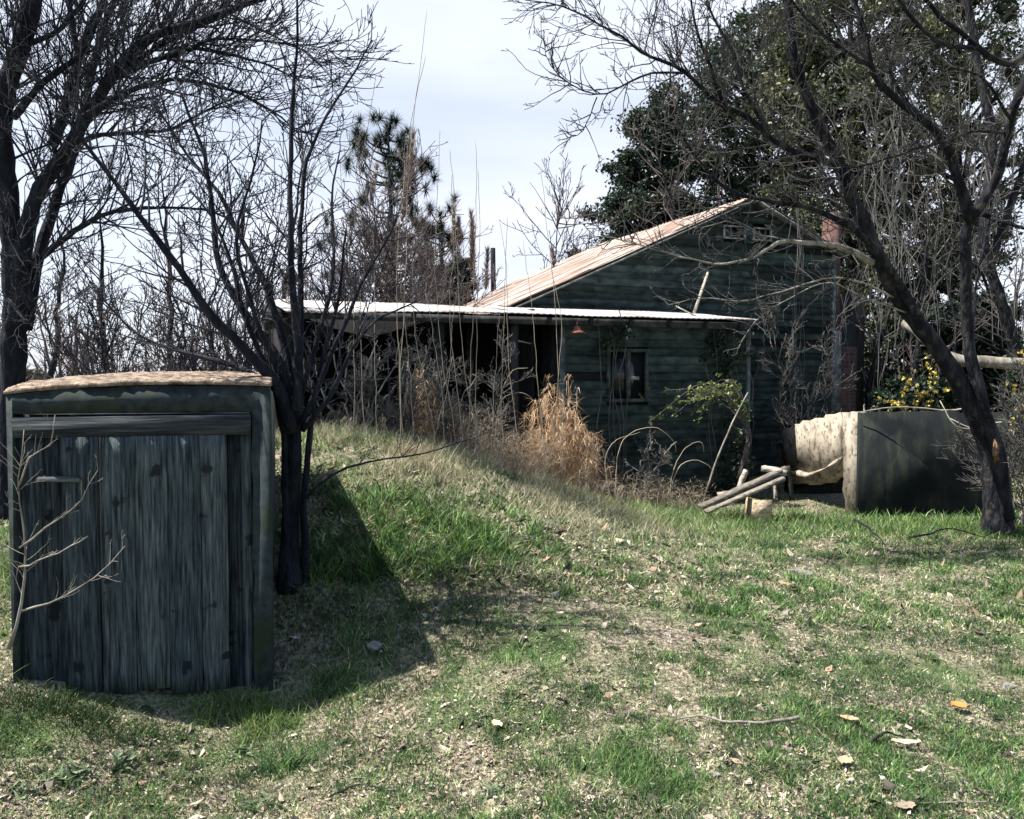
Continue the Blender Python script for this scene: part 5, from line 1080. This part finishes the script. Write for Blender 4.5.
def arch(label, Ws, D):
    b = P(*Ws[0][0], D); t = thing('arching_weed', label, 'weed', (b[0], D, gzf(b[0], D)))
    for W in Ws:
        S = spline([P(*q, D) for q in W], 26, .004); m = MB(); m.tube(S, np.linspace(.008, .003, 26), 5); st = m.build('stem', M['straw_stem'], t)
        n = 190; k = NR.integers(12, 26, n); d = NR.normal(0, .5, (n, 3)) + np.array([.1, 0, -.7]); pm = MB()
        ribbons(pm, S[k] + NR.normal(0, .01, (n, 3)), d, NR.uniform(.03, .12, n), np.full(n, .006), NR.uniform(0, 1, n), pick(np.array([[.42, .37, .31], [.32, .28, .24], [.52, .46, .38]]), n), 2); pm.build('seed_head', M['straw'], st)
arch('two pale arching weeds with drooping heads by the timber heap', [[(668, 500), (672, 470), (683, 450), (700, 442), (704, 452)], [(668, 498), (678, 470), (692, 461), (708, 466), (714, 474)]], 10.2)
arch('broad pale arching weed below the window', [[(615, 500), (618, 455), (628, 435), (655, 428), (672, 440), (676, 452)], [(610, 500), (606, 460), (616, 440), (640, 432)]], 10.3)
arch('pale arching weed at the left of the big orange clump', [[(508, 480), (502, 430), (500, 400), (512, 372), (528, 368)], [(500, 480), (497, 430), (503, 400), (520, 392), (532, 398)]], 9.2)

# leafy weeds at the bottom left
def weed(px, py, n, s_, label, D_=None):
    x, y, D = ground_hit(px, py); m = MB(); b = np.tile([x, y, gzf(x, y)], (n, 1)) + NR.normal(0, s_ * .35, (n, 3)) * np.array([1, 1, 0]); b[:, 2] = gz(b[:, 0], b[:, 1])
    d = np.stack([NR.normal(0, .9, n), NR.normal(0, .9, n), np.ones(n)], 1)
    ribbons(m, b, d, s_ * NR.uniform(.35, .9, n), s_ * .22 * NR.uniform(.6, 1.3, n), NR.uniform(.4, 1.3, n), pick(np.array([[.13, .19, .10], [.09, .14, .07], [.20, .26, .16]]), n), 3)
    return tag(m.build('broadleaf_weed', M['leaf'], None, off=(x, y, gzf(x, y))), label, 'weed')
weed(68, 779, 60, .11, 'grey green leafy weed at the bottom left corner, larger of two'); weed(122, 764, 60, .10, 'pale broadleaf weed right of the corner weeds below the cellar door')
weed(22, 792, 40, .09, 'small leafy weed at the extreme bottom left'); weed(240, 752, 40, .09, 'flat leafy weed below the right edge of the cellar door'); weed(258, 808, 45, .09, 'leafy rosette on the bottom edge below the cellar'); weed(495, 795, 45, .08, 'low leafy weed near the bottom edge under the cream leaf')

# ------------------------------------------------------------------ far woods
r = random.Random(123); m = MB()
oo = {**O1, 'rmin': .022, 'sp': [.5, .8], 'wob': .12}
for k in range(230):
    D = r.uniform(40, 80); u = r.uniform(-.75, .75); x = u * D; H = r.uniform(3.0, 6.) * (1.25 if u > .1 else 1)
    S = spline([(x, D, -.2), (x + r.gauss(0, .3), D, H * .5), (x + r.gauss(0, .5), D, H)], 8, .05); rad = np.linspace(.16, .03, 8); m.tube(S, rad, 4)
    limb_twigs(m, S, rad, .45, H * .35, 1, r, oo, .15)
cen = [(u * D, D, r.uniform(.2, 1.5)) for u, D in ((r.uniform(-.78, .78), r.uniform(42, 70)) for _ in range(240))]
lm = MB(); 
tag(m.build('distant_trees', M['twig_brown'], None, off=(0, 55, 0)), 'brownish leafless wood along the horizon', 'woods', kind='stuff')
leaf_cloud(lm, cen, 1.5, 130, .32, [[.055, .06, .045], [.08, .075, .06], [.04, .045, .04]], 1.6, .75, .1)
tag(lm.build('distant_hedge', M['leaf'], None, off=(0, 50, 0)), 'dark low hedge line along the horizon behind the yard', 'hedge', kind='stuff')

for px, py, n, sz, lab in ((292, 642, 130, .22, 'dark weedy growth round the foot of the multi-stemmed tree'), (262, 664, 70, .14, 'short dark weeds at the right foot of the cellar'), (1000, 522, 120, .22, 'grassy weeds round the foot of the leaning tree'), (770, 548, 120, .22, 'upright blue green grass tussock before the timber heap')):
    x, y, D = ground_hit(px, py); m = MB(); b = np.stack([x + NR.normal(0, sz * .55, n), y + NR.normal(-.05, sz * .35, n), np.zeros(n)], 1); b[:, 2] = gz(b[:, 0], b[:, 1])
    ribbons(m, b, np.stack([NR.normal(0, .35, n), NR.normal(0, .35, n), np.ones(n)], 1), sz * NR.uniform(.4, 1.1, n), np.full(n, .008), NR.uniform(.1, 1.2, n), pick(GREEN[[0, 1, 3]], n), 3)
    tag(m.build('grass_tuft', M['grass'], None, off=(x, y, gzf(x, y))), lab, 'weeds')
